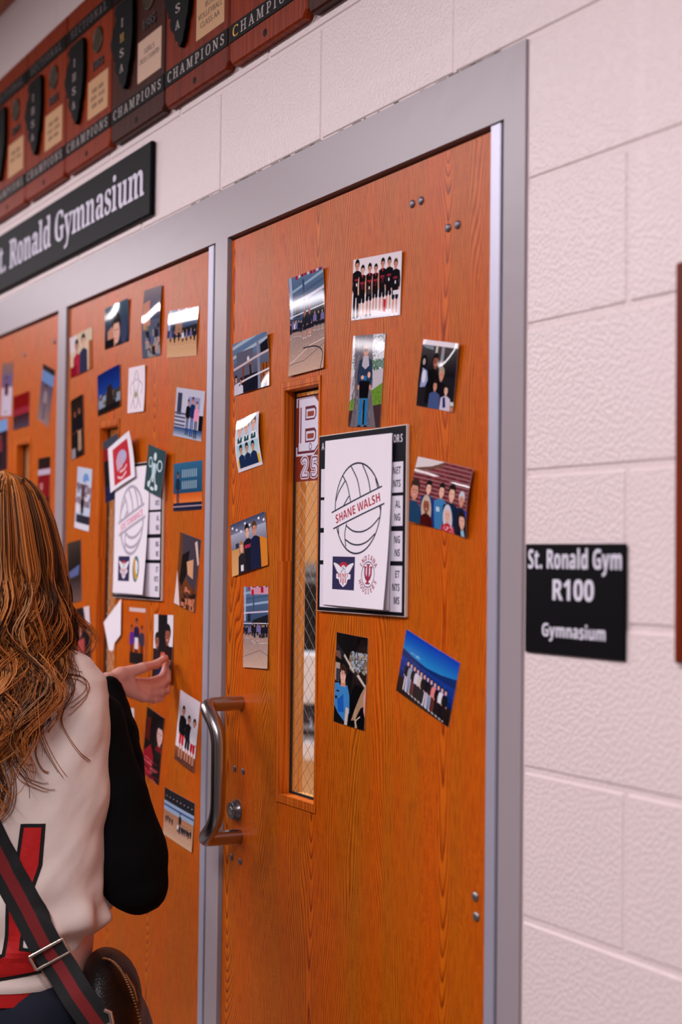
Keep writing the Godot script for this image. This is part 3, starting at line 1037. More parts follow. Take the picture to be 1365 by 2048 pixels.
# ---------------------------------------------------------------- sheets of paper and photo prints
# a thin sheet standing off the door: lifts are how far the corners (top left, top right, bottom left, bottom right) curl away
func sheet(called: String, at: Vector3, w: float, h: float, turn: float, tex: Texture2D, lifts: Array, bow := 0.0, gloss := true, thick := 0.00035, wave := 0.0) -> MeshInstance3D:
	var f := B.new()
	var k := B.new()
	var n := 12
	var zz := func(u: float, v: float) -> float:
		var z: float = lifts[0] * pow((1.0 - u) * (1.0 - v), 2.0) + lifts[1] * pow(u * (1.0 - v), 2.0) + lifts[2] * pow((1.0 - u) * v, 2.0) + lifts[3] * pow(u * v, 2.0)
		z += lifts[4] * pow(1.0 - v, 3.0) if lifts.size() > 4 else 0.0
		if lifts.size() > 6: z += lifts[5] * sin(PI * v) + lifts[6] * pow(v, 3.0)
		z += bow * sin(PI * u) + wave * sin(u * 9.0 + v * 5.0)
		return z
	var floor_z := INF
	for i in 13:
		for j in 13: floor_z = minf(floor_z, zz.call(i / 12.0, j / 12.0))
	var p := func(u: float, v: float, side: float) -> Vector3:
		return Vector3((u - 0.5) * w, (0.5 - v) * h, zz.call(u, v) - floor_z + side * thick)
	f.grid(func(u: float, v: float) -> Vector3: return p.call(u, v, 1.0), n, n, true)
	k.grid(func(u: float, v: float) -> Vector3: return p.call(u, v, 0.0), n, n, false)
	for e in n:
		var a := float(e) / n
		var c := float(e + 1) / n
		k.poly([p.call(a, 1.0, 0.0), p.call(c, 1.0, 0.0), p.call(c, 1.0, 1.0), p.call(a, 1.0, 1.0)])
		k.poly([p.call(a, 0.0, 0.0), p.call(a, 0.0, 1.0), p.call(c, 0.0, 1.0), p.call(c, 0.0, 0.0)])
		k.poly([p.call(0.0, a, 0.0), p.call(0.0, c, 0.0), p.call(0.0, c, 1.0), p.call(0.0, a, 1.0)])
		k.poly([p.call(1.0, a, 0.0), p.call(1.0, a, 1.0), p.call(1.0, c, 1.0), p.call(1.0, c, 0.0)])
	var m := mat(Color.WHITE, 0.045 if gloss else 0.5, 0.0, 0.32 if gloss else 0.3)
	m.albedo_texture = tex
	m.texture_repeat = false
	var o := put(called, [f, m, k, M.back], self, at)
	o.rotation.z = deg_to_rad(turn)
	return o

func winged_badge(p: Pic, x: float, y: float, w: float, h: float) -> void:     # navy square with a winged ball over a striped shield
	var u := w / 0.08
	p.rect(x, y, w, h, rgb(38, 32, 78))
	var cx := x + w * 0.5
	p.ell(cx, y + h * 0.30, w * 0.2, h * 0.14, rgb(178, 26, 52))
	for sg in [-1.0, 1.0]:
		for k in 4:
			var q := [cx + sg * w * 0.12, y + h * (0.36 + 0.03 * k), cx + sg * w * 0.26, y + h * (0.27 + 0.05 * k), cx + sg * w * (0.42 - 0.045 * k), y + h * (0.22 + 0.065 * k)]
			p.curve(q, w * 0.055, rgb(236, 232, 240))
	p.ell(cx, y + h * 0.37, w * 0.11, h * 0.115, rgb(226, 224, 236))
	p.curve([cx - w * 0.07, y + h * 0.3, cx, y + h * 0.36, cx + w * 0.09, y + h * 0.38], w * 0.012, rgb(60, 60, 100))
	p.curve([cx + w * 0.03, y + h * 0.27, cx - w * 0.01, y + h * 0.37, cx - w * 0.06, y + h * 0.45], w * 0.012, rgb(60, 60, 100))
	p.poly([cx - w * 0.22, y + h * 0.64, cx + w * 0.22, y + h * 0.64, cx + w * 0.15, y + h * 0.82, cx, y + h * 0.92, cx - w * 0.15, y + h * 0.82], rgb(236, 232, 240))
	for k in [-1.0, 0.0, 1.0]:
		p.rect(cx + k * w * 0.1 - w * 0.022, y + h * 0.65, w * 0.044, h * (0.2 if k == 0.0 else 0.14), rgb(186, 30, 54))
	p.poly([cx - w * 0.32, y + h * 0.52, cx - w * 0.2, y + h * 0.52, cx - w * 0.2, y + h * 0.69, cx - w * 0.32, y + h * 0.66], rgb(236, 232, 240))
	p.poly([cx + w * 0.32, y + h * 0.52, cx + w * 0.2, y + h * 0.52, cx + w * 0.2, y + h * 0.69, cx + w * 0.32, y + h * 0.66], rgb(236, 232, 240))
	p.rect(cx - w * 0.25, y + h * 0.47, w * 0.5, h * 0.17, rgb(240, 236, 242))
	p.text("BENET", cx, y + h * 0.62, h * 0.12, rgb(178, 26, 52), w * 0.42 / (h * 0.12 * 3.7), 0.0, "Droid Sans", 700)

func arc_text(p: Pic, word: String, cx: float, cy: float, r: float, from: float, to: float, size: float, c: Color, below := false) -> void:
	for k in word.length():
		var a := lerpf(from, to, float(k) / maxf(1, word.length() - 1))
		var d := Vector2(sin(a), -cos(a)) if not below else Vector2(sin(a), cos(a))
		p.text(word[k], cx + d.x * r, cy + d.y * r + (0.0 if not below else 0.0), size, c, 0.9, -a if not below else a, "Droid Sans", 700)

func ball_poster(name: String, ink: Color, red: Color, thin: float) -> Pic:      # units: decimetres, 2.16 x 2.80
	var p := Pic.new(2.16, 2.80, 330, rgb(238, 230, 239), self)
	var cx := 1.143
	var cy := 1.175
	var r := 0.745
	p.ring(cx, cy, r, r, 0.028 * thin, ink)
	p.curve([0.924, 0.47, 1.141, 0.705, 1.252, 0.986], 0.026 * thin, ink)
	p.curve([1.298, 0.462, 1.475, 0.695, 1.559, 0.919], 0.026 * thin, ink)
	p.curve([0.652, 0.622, 0.812, 0.788, 0.937, 1.067], 0.026 * thin, ink)
	p.curve([0.738, 0.706, 0.524, 0.888, 0.415, 1.05], 0.026 * thin, ink)
	p.curve([0.887, 0.962, 0.78, 1.05, 0.688, 1.133], 0.026 * thin, ink)
	p.curve([1.701, 0.705, 1.745, 0.79, 1.775, 0.86], 0.026 * thin, ink)
	p.curve([1.844, 1.147, 1.875, 1.21, 1.882, 1.265], 0.026 * thin, ink)
	p.curve([0.804, 1.46, 1.05, 1.55, 1.345, 1.558, 1.62, 1.48, 1.863, 1.329], 0.026 * thin, ink)
	p.curve([0.773, 1.687, 1.0, 1.76, 1.258, 1.774, 1.51, 1.72, 1.731, 1.60], 0.026 * thin, ink)
	p.curve([0.815, 1.419, 0.759, 1.601, 0.80, 1.80], 0.026 * thin, ink)
	p.curve([0.539, 1.482, 0.53, 1.53, 0.546, 1.587], 0.026 * thin, ink)
	p.poly([0.274, 1.234, 1.893, 0.837, 1.976, 1.115, 0.343, 1.508], rgb(238, 230, 239))
	p.line([0.274, 1.234, 1.893, 0.837], 0.026 * thin, ink)
	p.line([0.343, 1.508, 1.976, 1.115], 0.026 * thin, ink)
	var wide := 0.0
	for q in glyphs(name, "Droid Sans", 700): wide = maxf(wide, q.x)
	var tilt := atan2(0.397, 1.619)
	p.text(name, 1.155, 1.245, 0.142, red, 1.46 / (0.142 * wide), tilt, "Droid Sans", 700)
	winged_badge(p, 0.338, 1.975, 0.792, 0.552)
	return p

func build_notices() -> void:
	# notice board on the first door, with the white poster over it
	for d in 2:
		var at := Vector3(-0.4385, 1.5660, FACE_Z) if d == 0 else Vector3(-1.3955, 1.5625, FACE_Z)
		var o := thing("notice_board", at)
		var b := B.new()
		b.box(Vector3(0, 0, 0.0032), Vector3(0.2795, 0.3025, 0.006), 0.0008)
		put("board_back", [b, mat(rgb(226, 208, 196), 0.4)], o)
		var p := Pic.new(2.765, 2.995, 220, rgb(17, 16, 26), self)
		var white := rgb(226, 218, 230)
		var ink := rgb(22, 20, 44)
		p.text("A", 0.085, 0.235, 0.122, white, 0.8, 0.0, "Droid Sans", 700, 0.0)
		p.text("ATTENTION SPECTATORS"[19], 2.66, 0.255, 0.125, white, 0.8, 0.0, "Droid Sans", 700, 1.0)
		p.text("TOR", 2.575, 0.255, 0.125, white, 0.8, 0.0, "Droid Sans", 700, 1.0)
		var boxes := [[0.565, 1.055, ["NET", "NTS"]], [1.10, 1.578, ["AL", "NG"]], [1.66, 2.136, ["NG", "NS"]], [2.205, 2.935, ["ET", "NTS", "MS"]]]
		for x in boxes:
			p.rect(0.08, x[0], 2.61, x[1] - x[0], white)
			for k in x[2].size():
				p.text(x[2][k], 2.615, x[0] + 0.19 + k * 0.207, 0.112, ink, 0.80, 0.0, "Droid Sans", 700, 1.0)
		var f := B.new()
		f.poly([Vector3(-0.13825, -0.14975, 0.0064), Vector3(0.13825, -0.14975, 0.0064), Vector3(0.13825, 0.14975, 0.0064), Vector3(-0.13825, 0.14975, 0.0064)], [Vector2(0, 1), Vector2(1, 1), Vector2(1, 0), Vector2(0, 0)])
		f.box(Vector3(0, 0, 0.0062), Vector3(0.276, 0.299, 0.0003))
		var m := mat(Color.WHITE, 0.35, 0.0, 0.2)
		m.albedo_texture = p.done()
		m.texture_repeat = false
		var dark := B.new()
		put("board_print", [f, m], o)
		tag(o, "black and white notice board on the first oak door, under the ball poster" if d == 0 else "black and white notice board on the second oak door, half covered by cards", "notice board")
	var p1 := ball_poster("SHANE WALSH", rgb(24, 22, 48), rgb(172, 18, 44), 1.0)
	var red := rgb(150, 24, 60)
	p1.ring(1.577, 2.255, 0.205, 0.205, 0.016, rgb(40, 34, 70))
	p1.rect(1.545, 2.09, 0.064, 0.30, red)           # a trident mark
	p1.rect(1.505, 2.385, 0.144, 0.03, red)
	p1.rect(1.515, 2.085, 0.124, 0.022, red)
	p1.rect(1.455, 2.13, 0.05, 0.13, red); p1.rect(1.648, 2.13, 0.05, 0.13, red)
	p1.rect(1.435, 2.125, 0.09, 0.022, red); p1.rect(1.628, 2.125, 0.09, 0.022, red)
	p1.poly([1.455, 2.25, 1.51, 2.25, 1.55, 2.30, 1.605, 2.30, 1.645, 2.25, 1.70, 2.25, 1.66, 2.33, 1.62, 2.355, 1.535, 2.355, 1.495, 2.33], red)
	arc_text(p1, "INDIANA", 1.577, 2.255, 0.235, -1.0, 1.0, 0.085, red)
	arc_text(p1, "HOOSIERS", 1.577, 2.255, 0.318, -1.12, 1.12, 0.085, red, true)
	var s1 := sheet("ball_poster", Vector3(-0.4440, 1.5660, FACE_Z + 0.0085), 0.2160, 0.2800, -0.4, p1.done(), [0.0, 0.002, 0.0, 0.014], 0.003, false)
	tag(s1, "white poster with a line-drawn ball and red lettering on the nearest door", "poster")
	var u1 := sheet("paper_sheet", Vector3(-0.4475, 1.5655, FACE_Z + 0.0068), 0.2160, 0.2800, -0.4, Pic.new(0.2, 0.2, 20, rgb(236, 228, 238), self).done(), [0.0, 0.0, 0.0, 0.003], 0.0005, false)
	tag(u1, "blank white sheet tucked behind the ball poster on the nearest door", "paper")
	var p2 := ball_poster("JOE TOMMACE", rgb(176, 168, 182), rgb(214, 110, 140), 2.6)
	p2.ring(1.56, 2.25, 0.17, 0.24, 0.09, rgb(70, 118, 120))
	p2.curve([1.46, 2.06, 1.47, 2.25, 1.56, 2.40, 1.62, 2.42], 0.13, rgb(206, 156, 40))
	p2.ell(1.64, 2.2, 0.07, 0.1, rgb(220, 220, 228))
	var s2 := sheet("ball_poster", Vector3(-1.4255, 1.5640, FACE_Z + 0.0078), 0.2000, 0.2830, 0.0, p2.done(), [0.0, 0.0, 0.002, 0.012], 0.002, false)
	tag(s2, "white poster with a pale grey ball and pink lettering on the second door", "poster")
	# letter card behind the wired glass of the first door
	var l := Pic.new(1.24, 1.55, 240, rgb(124, 40, 22), self)
	var lil := rgb(206, 200, 216)
	var mar := rgb(96, 16, 38)
	var bee := func(dx: float, dy: float, c: Color, grow: float) -> void:
		var q := []
		for k in [[0.0, 0.0], [0.62, 0.0], [0.84, 0.17], [0.84, 0.40], [0.74, 0.5], [0.84, 0.6], [0.84, 0.83], [0.62, 1.0], [0.0, 1.0], [0.0, 0.84], [0.10, 0.84], [0.10, 0.16], [0.0, 0.16]]:
			q.append(0.14 + dx + (k[0] - 0.42) * grow + 0.42)
			q.append(0.04 + dy + (k[1] - 0.5) * grow + 0.5)
		l.poly(q, c)
	bee.call(-0.03, 0.02, lil, 1.06)
	bee.call(0.0, 0.005, mar, 1.0)
	bee.call(0.018, -0.012, rgb(214, 208, 224), 0.95)
	for y in [0.20, 0.60]:
		l.poly([0.42, y, 0.76, y, 0.82, y + 0.05, 0.82, y + 0.19, 0.76, y + 0.25, 0.42, y + 0.25], mar)
		l.poly([0.45, y + 0.05, 0.75, y + 0.05, 0.79, y + 0.09, 0.79, y + 0.18, 0.75, y + 0.22, 0.45, y + 0.22], lil)
		l.poly([0.50, y + 0.095, 0.72, y + 0.095, 0.74, y + 0.11, 0.74, y + 0.16, 0.72, y + 0.185, 0.50, y + 0.185], rgb(140, 52, 30))
	l.ring(0.62, 0.93, 0.045, 0.055, 0.018, rgb(80, 70, 96))
	for e in [[0.42, "2"], [0.78, "5"]]:
		for dd in [[-0.045, 0.0], [0.045, 0.0], [0.0, 0.04], [0.0, -0.04], [0.03, 0.03], [-0.03, 0.03], [0.03, -0.03], [-0.03, -0.03]]:
			l.text(e[1], e[0] + dd[0], 1.47 + dd[1], 0.34, lil, 1.05, 0.0, "Droid Sans", 700)
		for dd in [[-0.016, 0.0], [0.016, 0.0], [0.0, 0.016], [0.0, -0.016]]:
			l.text(e[1], e[0] + dd[0], 1.47 + dd[1], 0.34, mar, 1.05, 0.0, "Droid Sans", 700)
		l.text(e[1], e[0], 1.465, 0.33, lil, 0.98, 0.0, "Droid Sans", 700)
	var lc := sheet("letter_card", Vector3(-0.6557, 1.7212, -0.0262), 0.1240, 0.1550, 0.0, l.done(), [0.0, 0.0, 0.0, 0.0], 0.0, false, 0.0002)
	tag(lc, "brown card with a big varsity letter B and the number 25 on the door glass", "card")

func gym_view(p: Pic, w: float, h: float, floor_y: float, tilt: float, rng: RandomNumberGenerator) -> void:     # a hall with a net, players and a wooden floor
	p.grad(0, 0, w, floor_y, rgb(96, 122, 156), rgb(44, 58, 88))
	for k in 4:
		p.poly([0, floor_y * (0.12 + 0.13 * k) + tilt, w, floor_y * (0.05 + 0.13 * k), w, floor_y * (0.1 + 0.13 * k), 0, floor_y * (0.17 + 0.13 * k) + tilt], rgb(70, 92, 124) if k % 2 else rgb(150, 176, 200))
	p.rect(w * 0.02, 0, w * 0.08, floor_y * 0.75, rgb(170, 180, 206))
	p.rect(w * 0.4, floor_y * 0.1, w * 0.06, floor_y * 0.6, rgb(60, 80, 112))
	p.rect(w * 0.18, floor_y * 0.55, w * 0.12, floor_y * 0.2, rgb(30, 36, 52))
	for k in 9:
		p.rect(w * (0.22 + 0.085 * k), 0, w * 0.06, h * rng.randf_range(0.02, 0.045), [rgb(180, 26, 44), rgb(224, 200, 210), rgb(150, 20, 36)][k % 3])
	p.poly([w * 0.4, floor_y * 0.72, w, floor_y * 0.6, w, floor_y * 0.98, w * 0.4, floor_y], rgb(26, 28, 38))
	p.grad(0, floor_y, w, h - floor_y, rgb(150, 128, 124), rgb(206, 170, 150))
	p.specks(300, 0, floor_y, w, h - floor_y, Vector2(0.03, 0.008), [rgb(190, 160, 140), rgb(160, 136, 126), rgb(210, 184, 166)], rng)

func team_players(p: Pic, x0: float, x1: float, foot: float, hh: float, n: int, rng: RandomNumberGenerator) -> void:
	for k in n:
		var x := lerpf(x0, x1, (k + 0.5) / n) + rng.randf_range(-0.02, 0.02)
		var c: Color = [rgb(20, 22, 40), rgb(220, 222, 232), rgb(26, 24, 34), rgb(120, 110, 160)][rng.randi() % 4]
		p.full(x, foot - hh * rng.randf_range(0.9, 1.05), hh, rgb(190, 150, 134), rgb(40, 30, 28), c, rgb(22, 22, 34), false, true, rgb(226, 226, 232))

func build_prints() -> void:
	var rng := RandomNumberGenerator.new()
	rng.seed = 41
	var zz := FACE_Z + 0.0006
	var S1 := rgb(232, 178, 156)
	var S2 := rgb(206, 142, 120)
	var S3 := rgb(150, 84, 66)
	var H1 := rgb(30, 24, 24)
	var H2 := rgb(84, 56, 34)
	var H3 := rgb(196, 160, 110)
	var K := rgb(16, 15, 22)
	var group := "photo prints taped to the oak doors"
	# ---- nearest door
	var p := Pic.new(1.5, 1.0, 240, rgb(236, 224, 230), self)       # a team on a white wall
	p.grad(0, 0.86, 1.5, 0.14, rgb(226, 216, 224), rgb(206, 198, 210))
	var tx := [0.13, 0.31, 0.53, 0.72, 0.93, 1.13, 1.33]
	var ty := [0.03, 0.13, 0.12, 0.145, 0.075, 0.075, 0.12]
	var th := [0.98, 0.86, 0.84, 0.76, 0.86, 0.84, 0.88]
	for k in 7:
		p.full(tx[k], ty[k], th[k], S2 if k != 1 else S1, H1 if k != 6 else H2, K, K, k == 0, k in [0, 5, 6], rgb(230, 230, 236) if k != 2 else K)
		p.rect(tx[k] - 0.085, ty[k] + th[k] * 0.46, 0.17, th[k] * 0.16, K)
		for e in 7: p.rect(tx[k] - 0.062 + e * 0.018, ty[k] + th[k] * 0.30, 0.011, 0.036, rgb(206, 52, 70))
		if k in [1, 2, 3, 4]:
			p.text(["", "15", "7", "3", "11"][k], tx[k], ty[k] + th[k] * 0.44, 0.085, rgb(206, 60, 76), 0.6)
			p.poly([tx[k] - 0.03, ty[k] + th[k] * 0.165, tx[k] + 0.03, ty[k] + th[k] * 0.165, tx[k], ty[k] + th[k] * 0.24], rgb(196, 40, 56))
		else:
			p.ell(tx[k], ty[k] + th[k] * 0.4, 0.02, 0.03, rgb(232, 226, 232))
	p.rect(0.47, 0.45, 0.13, 0.17, rgb(30, 24, 26)); p.rect(0.485, 0.465, 0.1, 0.14, rgb(60, 48, 44)); p.ell(0.535, 0.5, 0.018, 0.026, rgb(240, 236, 238))
	p.rect(1.27, 0.6, 0.16, 0.07, rgb(226, 222, 230)); p.rect(0.99, 0.72, 0.07, 0.2, rgb(196, 24, 52))
	label_print(sheet("photo_print", Vector3(-0.4019, 1.9504, zz), 0.1524, 0.1016, -4.5, p.done(), [0.0003, 0.0016, 0.0, 0.0, 0.0012, 0.0007, 0.0], -0.0004), "photo print of a black-clad team lined up on a white wall", group)

	p = Pic.new(1.0, 1.5, 240, K, self)                            # tall gym view
	gym_view(p, 1.0, 1.5, 0.84, 0.12, rng)
	p.line([0.0, 0.40, 1.0, 0.30], 0.03, rgb(206, 196, 216))
	p.line([0.0, 0.60, 1.0, 0.545], 0.02, rgb(226, 222, 232))
	team_players(p, 0.0, 0.35, 0.92, 0.26, 6, rng)
	team_players(p, 0.55, 1.0, 0.9, 0.3, 4, rng)
	p.full(0.44, 0.56, 0.42, S2, H1, rgb(18, 20, 34), rgb(20, 20, 36), false, true, rgb(230, 230, 236))
	p.full(0.57, 0.55, 0.42, S2, H1, rgb(20, 26, 48), rgb(20, 20, 36), false, true, rgb(230, 230, 236))
	p.line([0.42, 0.66, 0.43, 0.46], 0.035, S3); p.line([0.58, 0.64, 0.59, 0.42], 0.035, S3)
	p.line([0.0, 1.33, 0.6, 1.10, 1.0, 1.05], 0.012, rgb(226, 214, 206))
	p.curve([0.4, 1.12, 0.75, 1.14, 0.95, 1.25, 0.92, 1.5], 0.016, rgb(30, 26, 36))
	p.line([0.0, 1.33, 0.45, 1.31, 1.0, 1.12], 0.01, rgb(110, 90, 90))
	label_print(sheet("photo_print", Vector3(-0.6360, 1.9235, zz), 0.1270, 0.1778, 1.0, p.done(), [0.0, 0.0, 0.0007, 0.0, 0.0062, 0.0003, 0.0045], 0.0), "tall photo print of a ball game in a hall above the door glass", group)

	p = Pic.new(1.0, 1.5, 240, rgb(214, 216, 220), self)           # person by a tree
	p.specks(500, 0, 0, 1.0, 0.55, Vector2(0.05, 0.03), [rgb(226, 228, 232), rgb(160, 166, 178), rgb(236, 236, 240), rgb(120, 132, 140)], rng)
	p.specks(160, 0.62, 0.4, 0.38, 0.16, Vector2(0.05, 0.03), [rgb(96, 130, 96), rgb(110, 142, 132), rgb(70, 96, 80)], rng)
	p.poly([0.0, 0.68, 1.0, 0.55, 1.0, 0.95, 0.6, 1.05, 0.0, 1.1], rgb(196, 188, 196))
	p.poly([0.55, 0.95, 1.0, 0.78, 1.0, 1.25, 0.55, 1.2], rgb(104, 144, 50))
	p.poly([0.0, 1.08, 0.3, 0.95, 0.3, 1.25, 0.0, 1.3], rgb(112, 150, 60))
	p.specks(500, 0.55, 0.9, 0.45, 0.3, Vector2(0.02, 0.02), [rgb(84, 124, 36), rgb(124, 160, 66)], rng)
	p.poly([0.0, 1.24, 1.0, 1.12, 1.0, 1.5, 0.0, 1.5], rgb(66, 46, 48))
	p.poly([0.06, 0.0, 0.62, 0.0, 0.66, 0.9, 0.86, 1.5, 0.05, 1.5, 0.16, 1.1], rgb(112, 104, 112))
	for k in 260:
		var x := rng.randf_range(0.08, 0.66)
		var y := rng.randf_range(0.0, 1.4)
		p.line([x, y, x + (x - 0.35) * 0.12, y + rng.randf_range(0.05, 0.16)], 0.014, [rgb(78, 70, 82), rgb(140, 132, 138), rgb(96, 88, 96)][k % 3])
	p.full(0.44, 0.13, 1.4, S2, rgb(120, 110, 110), rgb(40, 56, 82), rgb(30, 120, 178), true, true)
	p.poly([0.28, 0.75, 0.6, 0.75, 0.57, 1.03, 0.30, 1.03], rgb(12, 12, 18))
	p.rect(0.44, 1.06, 0.05, 0.4, K)
	p.ell(0.405, 0.245, 0.03, 0.025, K); p.ell(0.475, 0.245, 0.03, 0.025, K)
	p.poly([0.36, 0.34, 0.52, 0.34, 0.56, 0.5, 0.44, 0.56, 0.33, 0.5], rgb(186, 180, 190))
	p.ell(0.37, 0.69, 0.05, 0.035, S1); p.ell(0.57, 0.65, 0.045, 0.05, S1); p.ell(0.46, 0.7, 0.05, 0.04, rgb(30, 110, 170))
	label_print(sheet("photo_print", Vector3(-0.4305, 1.7986, zz), 0.1016, 0.1524, -5.1, p.done(), [0.0, 0.0, 0.0, 0.0, 0.0, 0.0002, 0.0], -0.0002), "photo print of a person in sunglasses standing before a tree", group)

	p = Pic.new(1.0, 1.0, 240, rgb(30, 28, 34), self)              # dark family picture
	p.grad(0, 0, 1.0, 0.5, rgb(86, 80, 80), rgb(20, 18, 24))
	p.rect(0, 0, 1.0, 0.075, rgb(236, 226, 232))
	p.rect(0.36, 0.08, 0.06, 0.2, rgb(200, 190, 186)); p.rect(0.52, 0.08, 0.09, 0.35, rgb(150, 146, 152))
	p.poly([0.0, 0.08, 0.3, 0.08, 0.3, 0.14, 0.1, 0.12], rgb(130, 140, 150))
	p.ring(0.1, 0.33, 0.06, 0.08, 0.035, rgb(14, 12, 14)); p.ell(0.1, 0.33, 0.035, 0.05, rgb(170, 160, 150))
	p.bust(0.4, 0.3, 0.085, S3, H1, rgb(14, 13, 16), 0.95)
	p.bust(0.6, 0.48, 0.08, S2, rgb(170, 150, 130), rgb(16, 14, 20), 0.95)
	p.bust(0.46, 0.66, 0.065, S2, H1, rgb(66, 84, 130), 1.0)
	p.bust(0.76, 0.7, 0.062, S1, H1, rgb(206, 196, 210), 1.0)
	p.poly([0.68, 0.82, 0.74, 0.8, 0.78, 0.95, 0.7, 0.97], rgb(30, 40, 110))
	p.poly([0.08, 0.42, 0.2, 0.46, 0.24, 0.6, 0.18, 0.7, 0.05, 0.72], rgb(150, 160, 200))
	p.ell(0.13, 0.55, 0.05, 0.1, rgb(222, 218, 232))
	p.rect(0.9, 0.86, 0.1, 0.06, rgb(206, 206, 206)); p.rect(0.9, 0.93, 0.1, 0.07, rgb(190, 130, 110))
	label_print(sheet("photo_print", Vector3(-0.2191, 1.7858, zz), 0.1016, 0.1024, -11.0, p.done(), [0.0007, 0.0041, 0.0003, 0.0, 0.0, 0.0012, 0.0], -0.0012, true, 0.00035, 0.0003), "dark square photo print with a white top edge and four people", group)

	p = Pic.new(1.5, 1.0, 240, K, self)                            # hands above a net
	p.grad(0, 0, 1.5, 1.0, rgb(120, 130, 156), rgb(66, 66, 84))
	for k in 4:
		p.poly([0.0, 0.06 + 0.09 * k, 1.5, -0.1 + 0.09 * k, 1.5, -0.04 + 0.09 * k, 0.0, 0.12 + 0.09 * k], rgb(90, 122, 160) if k % 2 else rgb(170, 190, 206))
	p.rect(0.15, 0.2, 0.75, 0.5, rgb(96, 94, 112)); p.rect(1.05, 0.12, 0.1, 0.9, rgb(130, 134, 156))
	p.poly([1.2, 0.2, 1.5, 0.12, 1.5, 0.36, 1.2, 0.4], rgb(26, 24, 34))
	p.rect(1.18, 0.55, 0.32, 0.4, rgb(150, 78, 30)); p.rect(1.26, 0.55, 0.03, 0.4, rgb(60, 30, 20)); p.rect(1.38, 0.55, 0.03, 0.4, rgb(60, 30, 20))
	p.rect(0.35, 0.68, 0.7, 0.32, rgb(22, 24, 38))
	p.line([0.44, 0.8, 0.43, 0.5], 0.07, rgb(120, 60, 50)); p.line([0.78, 0.72, 0.74, 0.44, 0.7, 0.42], 0.08, rgb(40, 28, 34)); p.line([0.75, 0.5, 0.73, 0.42], 0.07, S3)
	p.ell(0.67, 0.38, 0.06, 0.06, rgb(226, 222, 226)); p.ring(0.67, 0.38, 0.05, 0.05, 0.01, rgb(120, 120, 140))
	p.line([0.0, 0.50, 0.4, 0.46, 1.5, 0.34], 0.045, rgb(206, 186, 190)); p.line([0.12, 0.8, 1.5, 0.68], 0.035, rgb(222, 216, 226))
	p.bust(0.1, 0.7, 0.06, S2, H1, rgb(206, 200, 214), 1.0); p.bust(0.32, 0.76, 0.05, S2, H1, rgb(206, 206, 220), 1.0)
	label_print(sheet("photo_print", Vector3(-0.8525, 1.8732, zz), 0.1500, 0.1010, 2.4, p.done(), [0.001, 0.004, 0.0, 0.001, 0.002], 0.002, true, 0.00035, 0.0004), "photo print of arms raised above a net, upper left of the nearest door", group)

	p = Pic.new(1.0, 1.0, 240, rgb(228, 222, 232), self)           # two rows of three heads
	p.rect(0.06, 0.07, 0.9, 0.4, rgb(186, 206, 226))
	for k in 3: p.bust(0.2 + 0.29 * k, 0.22 - 0.02 * k, 0.105, S1, H2, rgb(232, 232, 236), 0.47, false, 1.5)
	for k in 3: p.poly([0.2 + 0.29 * k - 0.09, 0.38, 0.2 + 0.29 * k - 0.03, 0.36, 0.2 + 0.29 * k, 0.44, 0.2 + 0.29 * k + 0.05, 0.36, 0.2 + 0.29 * k + 0.1, 0.38, 0.2 + 0.29 * k + 0.1, 0.47, 0.2 + 0.29 * k - 0.1, 0.47], rgb(26, 78, 84))
	p.grad(0.06, 0.5, 0.9, 0.32, rgb(150, 206, 226), rgb(226, 226, 210)); p.rect(0.06, 0.78, 0.9, 0.16, rgb(226, 186, 60))
	for k in 3: p.bust(0.24 + 0.25 * k, 0.6, 0.07, S2, H1, rgb(24, 44, 84), 0.94, false, 1.7)
	label_print(sheet("photo_print", Vector3(-0.8561, 1.7248, zz), 0.1016, 0.1016, 6.3, p.done(), [0.0, 0.004, 0.0, 0.0, 0.0, 0.0058, 0.0001], 0.0005), "small split print of three heads above three suited figures", group)

	p = Pic.new(1.5, 1.0, 240, rgb(96, 40, 44), self)              # family before bricks
	for r in 17:
		for c in 15:
			var v := rng.randf_range(-14, 20)
			p.rect(c * 0.115 - (0.055 if r % 2 else 0.0), r * 0.06 + 0.006, 0.1, 0.044, Color8(int(112 + v), int(44 + v * 0.5), int(50 + v * 0.5)))
	for r in 17: p.rect(0, r * 0.06 - 0.006, 1.5, 0.011, rgb(168, 140, 142))
	p.poly([0, 0, 0.7, 0, 0.4, 0.1, 0, 0.17], rgb(214, 202, 204)); p.poly([0, 0.17, 0.4, 0.1, 0.7, 0.02, 0.7, 0.07, 0.0, 0.24], rgb(106, 76, 62))
	p.bust(0.78, 0.42, 0.085, S1, H1, rgb(60, 126, 178), 1.0, false, 2.0)
	p.rect(0.67, 0.67, 0.09, 0.07, rgb(186, 214, 226))
	p.bust(0.44, 0.42, 0.08, S1, H1, rgb(30, 50, 120), 1.0)
	p.bust(1.06, 0.42, 0.1, S1, rgb(26, 20, 20), rgb(18, 40, 70), 1.0)
	p.bust(1.34, 0.47, 0.085, S2, rgb(196, 200, 210), rgb(22, 34, 60), 1.0); p.rect(1.42, 0.62, 0.08, 0.2, rgb(36, 56, 160))
	p.bust(0.1, 0.5, 0.12, S2, rgb(56, 40, 34), rgb(22, 66, 100), 1.0, false, 1.3)
	p.bust(0.42, 0.68, 0.1, S3, rgb(196, 178, 150), rgb(70, 16, 18), 1.0, true, 1.4)
	p.bust(0.98, 0.74, 0.1, S1, rgb(206, 204, 214), rgb(206, 34, 56), 1.0, true, 1.7); p.specks(60, 0.83, 0.9, 0.3, 0.1, Vector2(0.03, 0.03), [rgb(236, 190, 200), rgb(180, 20, 44)], rng)
	p.bust(1.38, 0.77, 0.1, S1, H1, rgb(20, 20, 34), 1.0, true, 1.5); p.poly([1.34, 0.93, 1.42, 0.9, 1.45, 1.0, 1.36, 1.0], rgb(150, 200, 226))
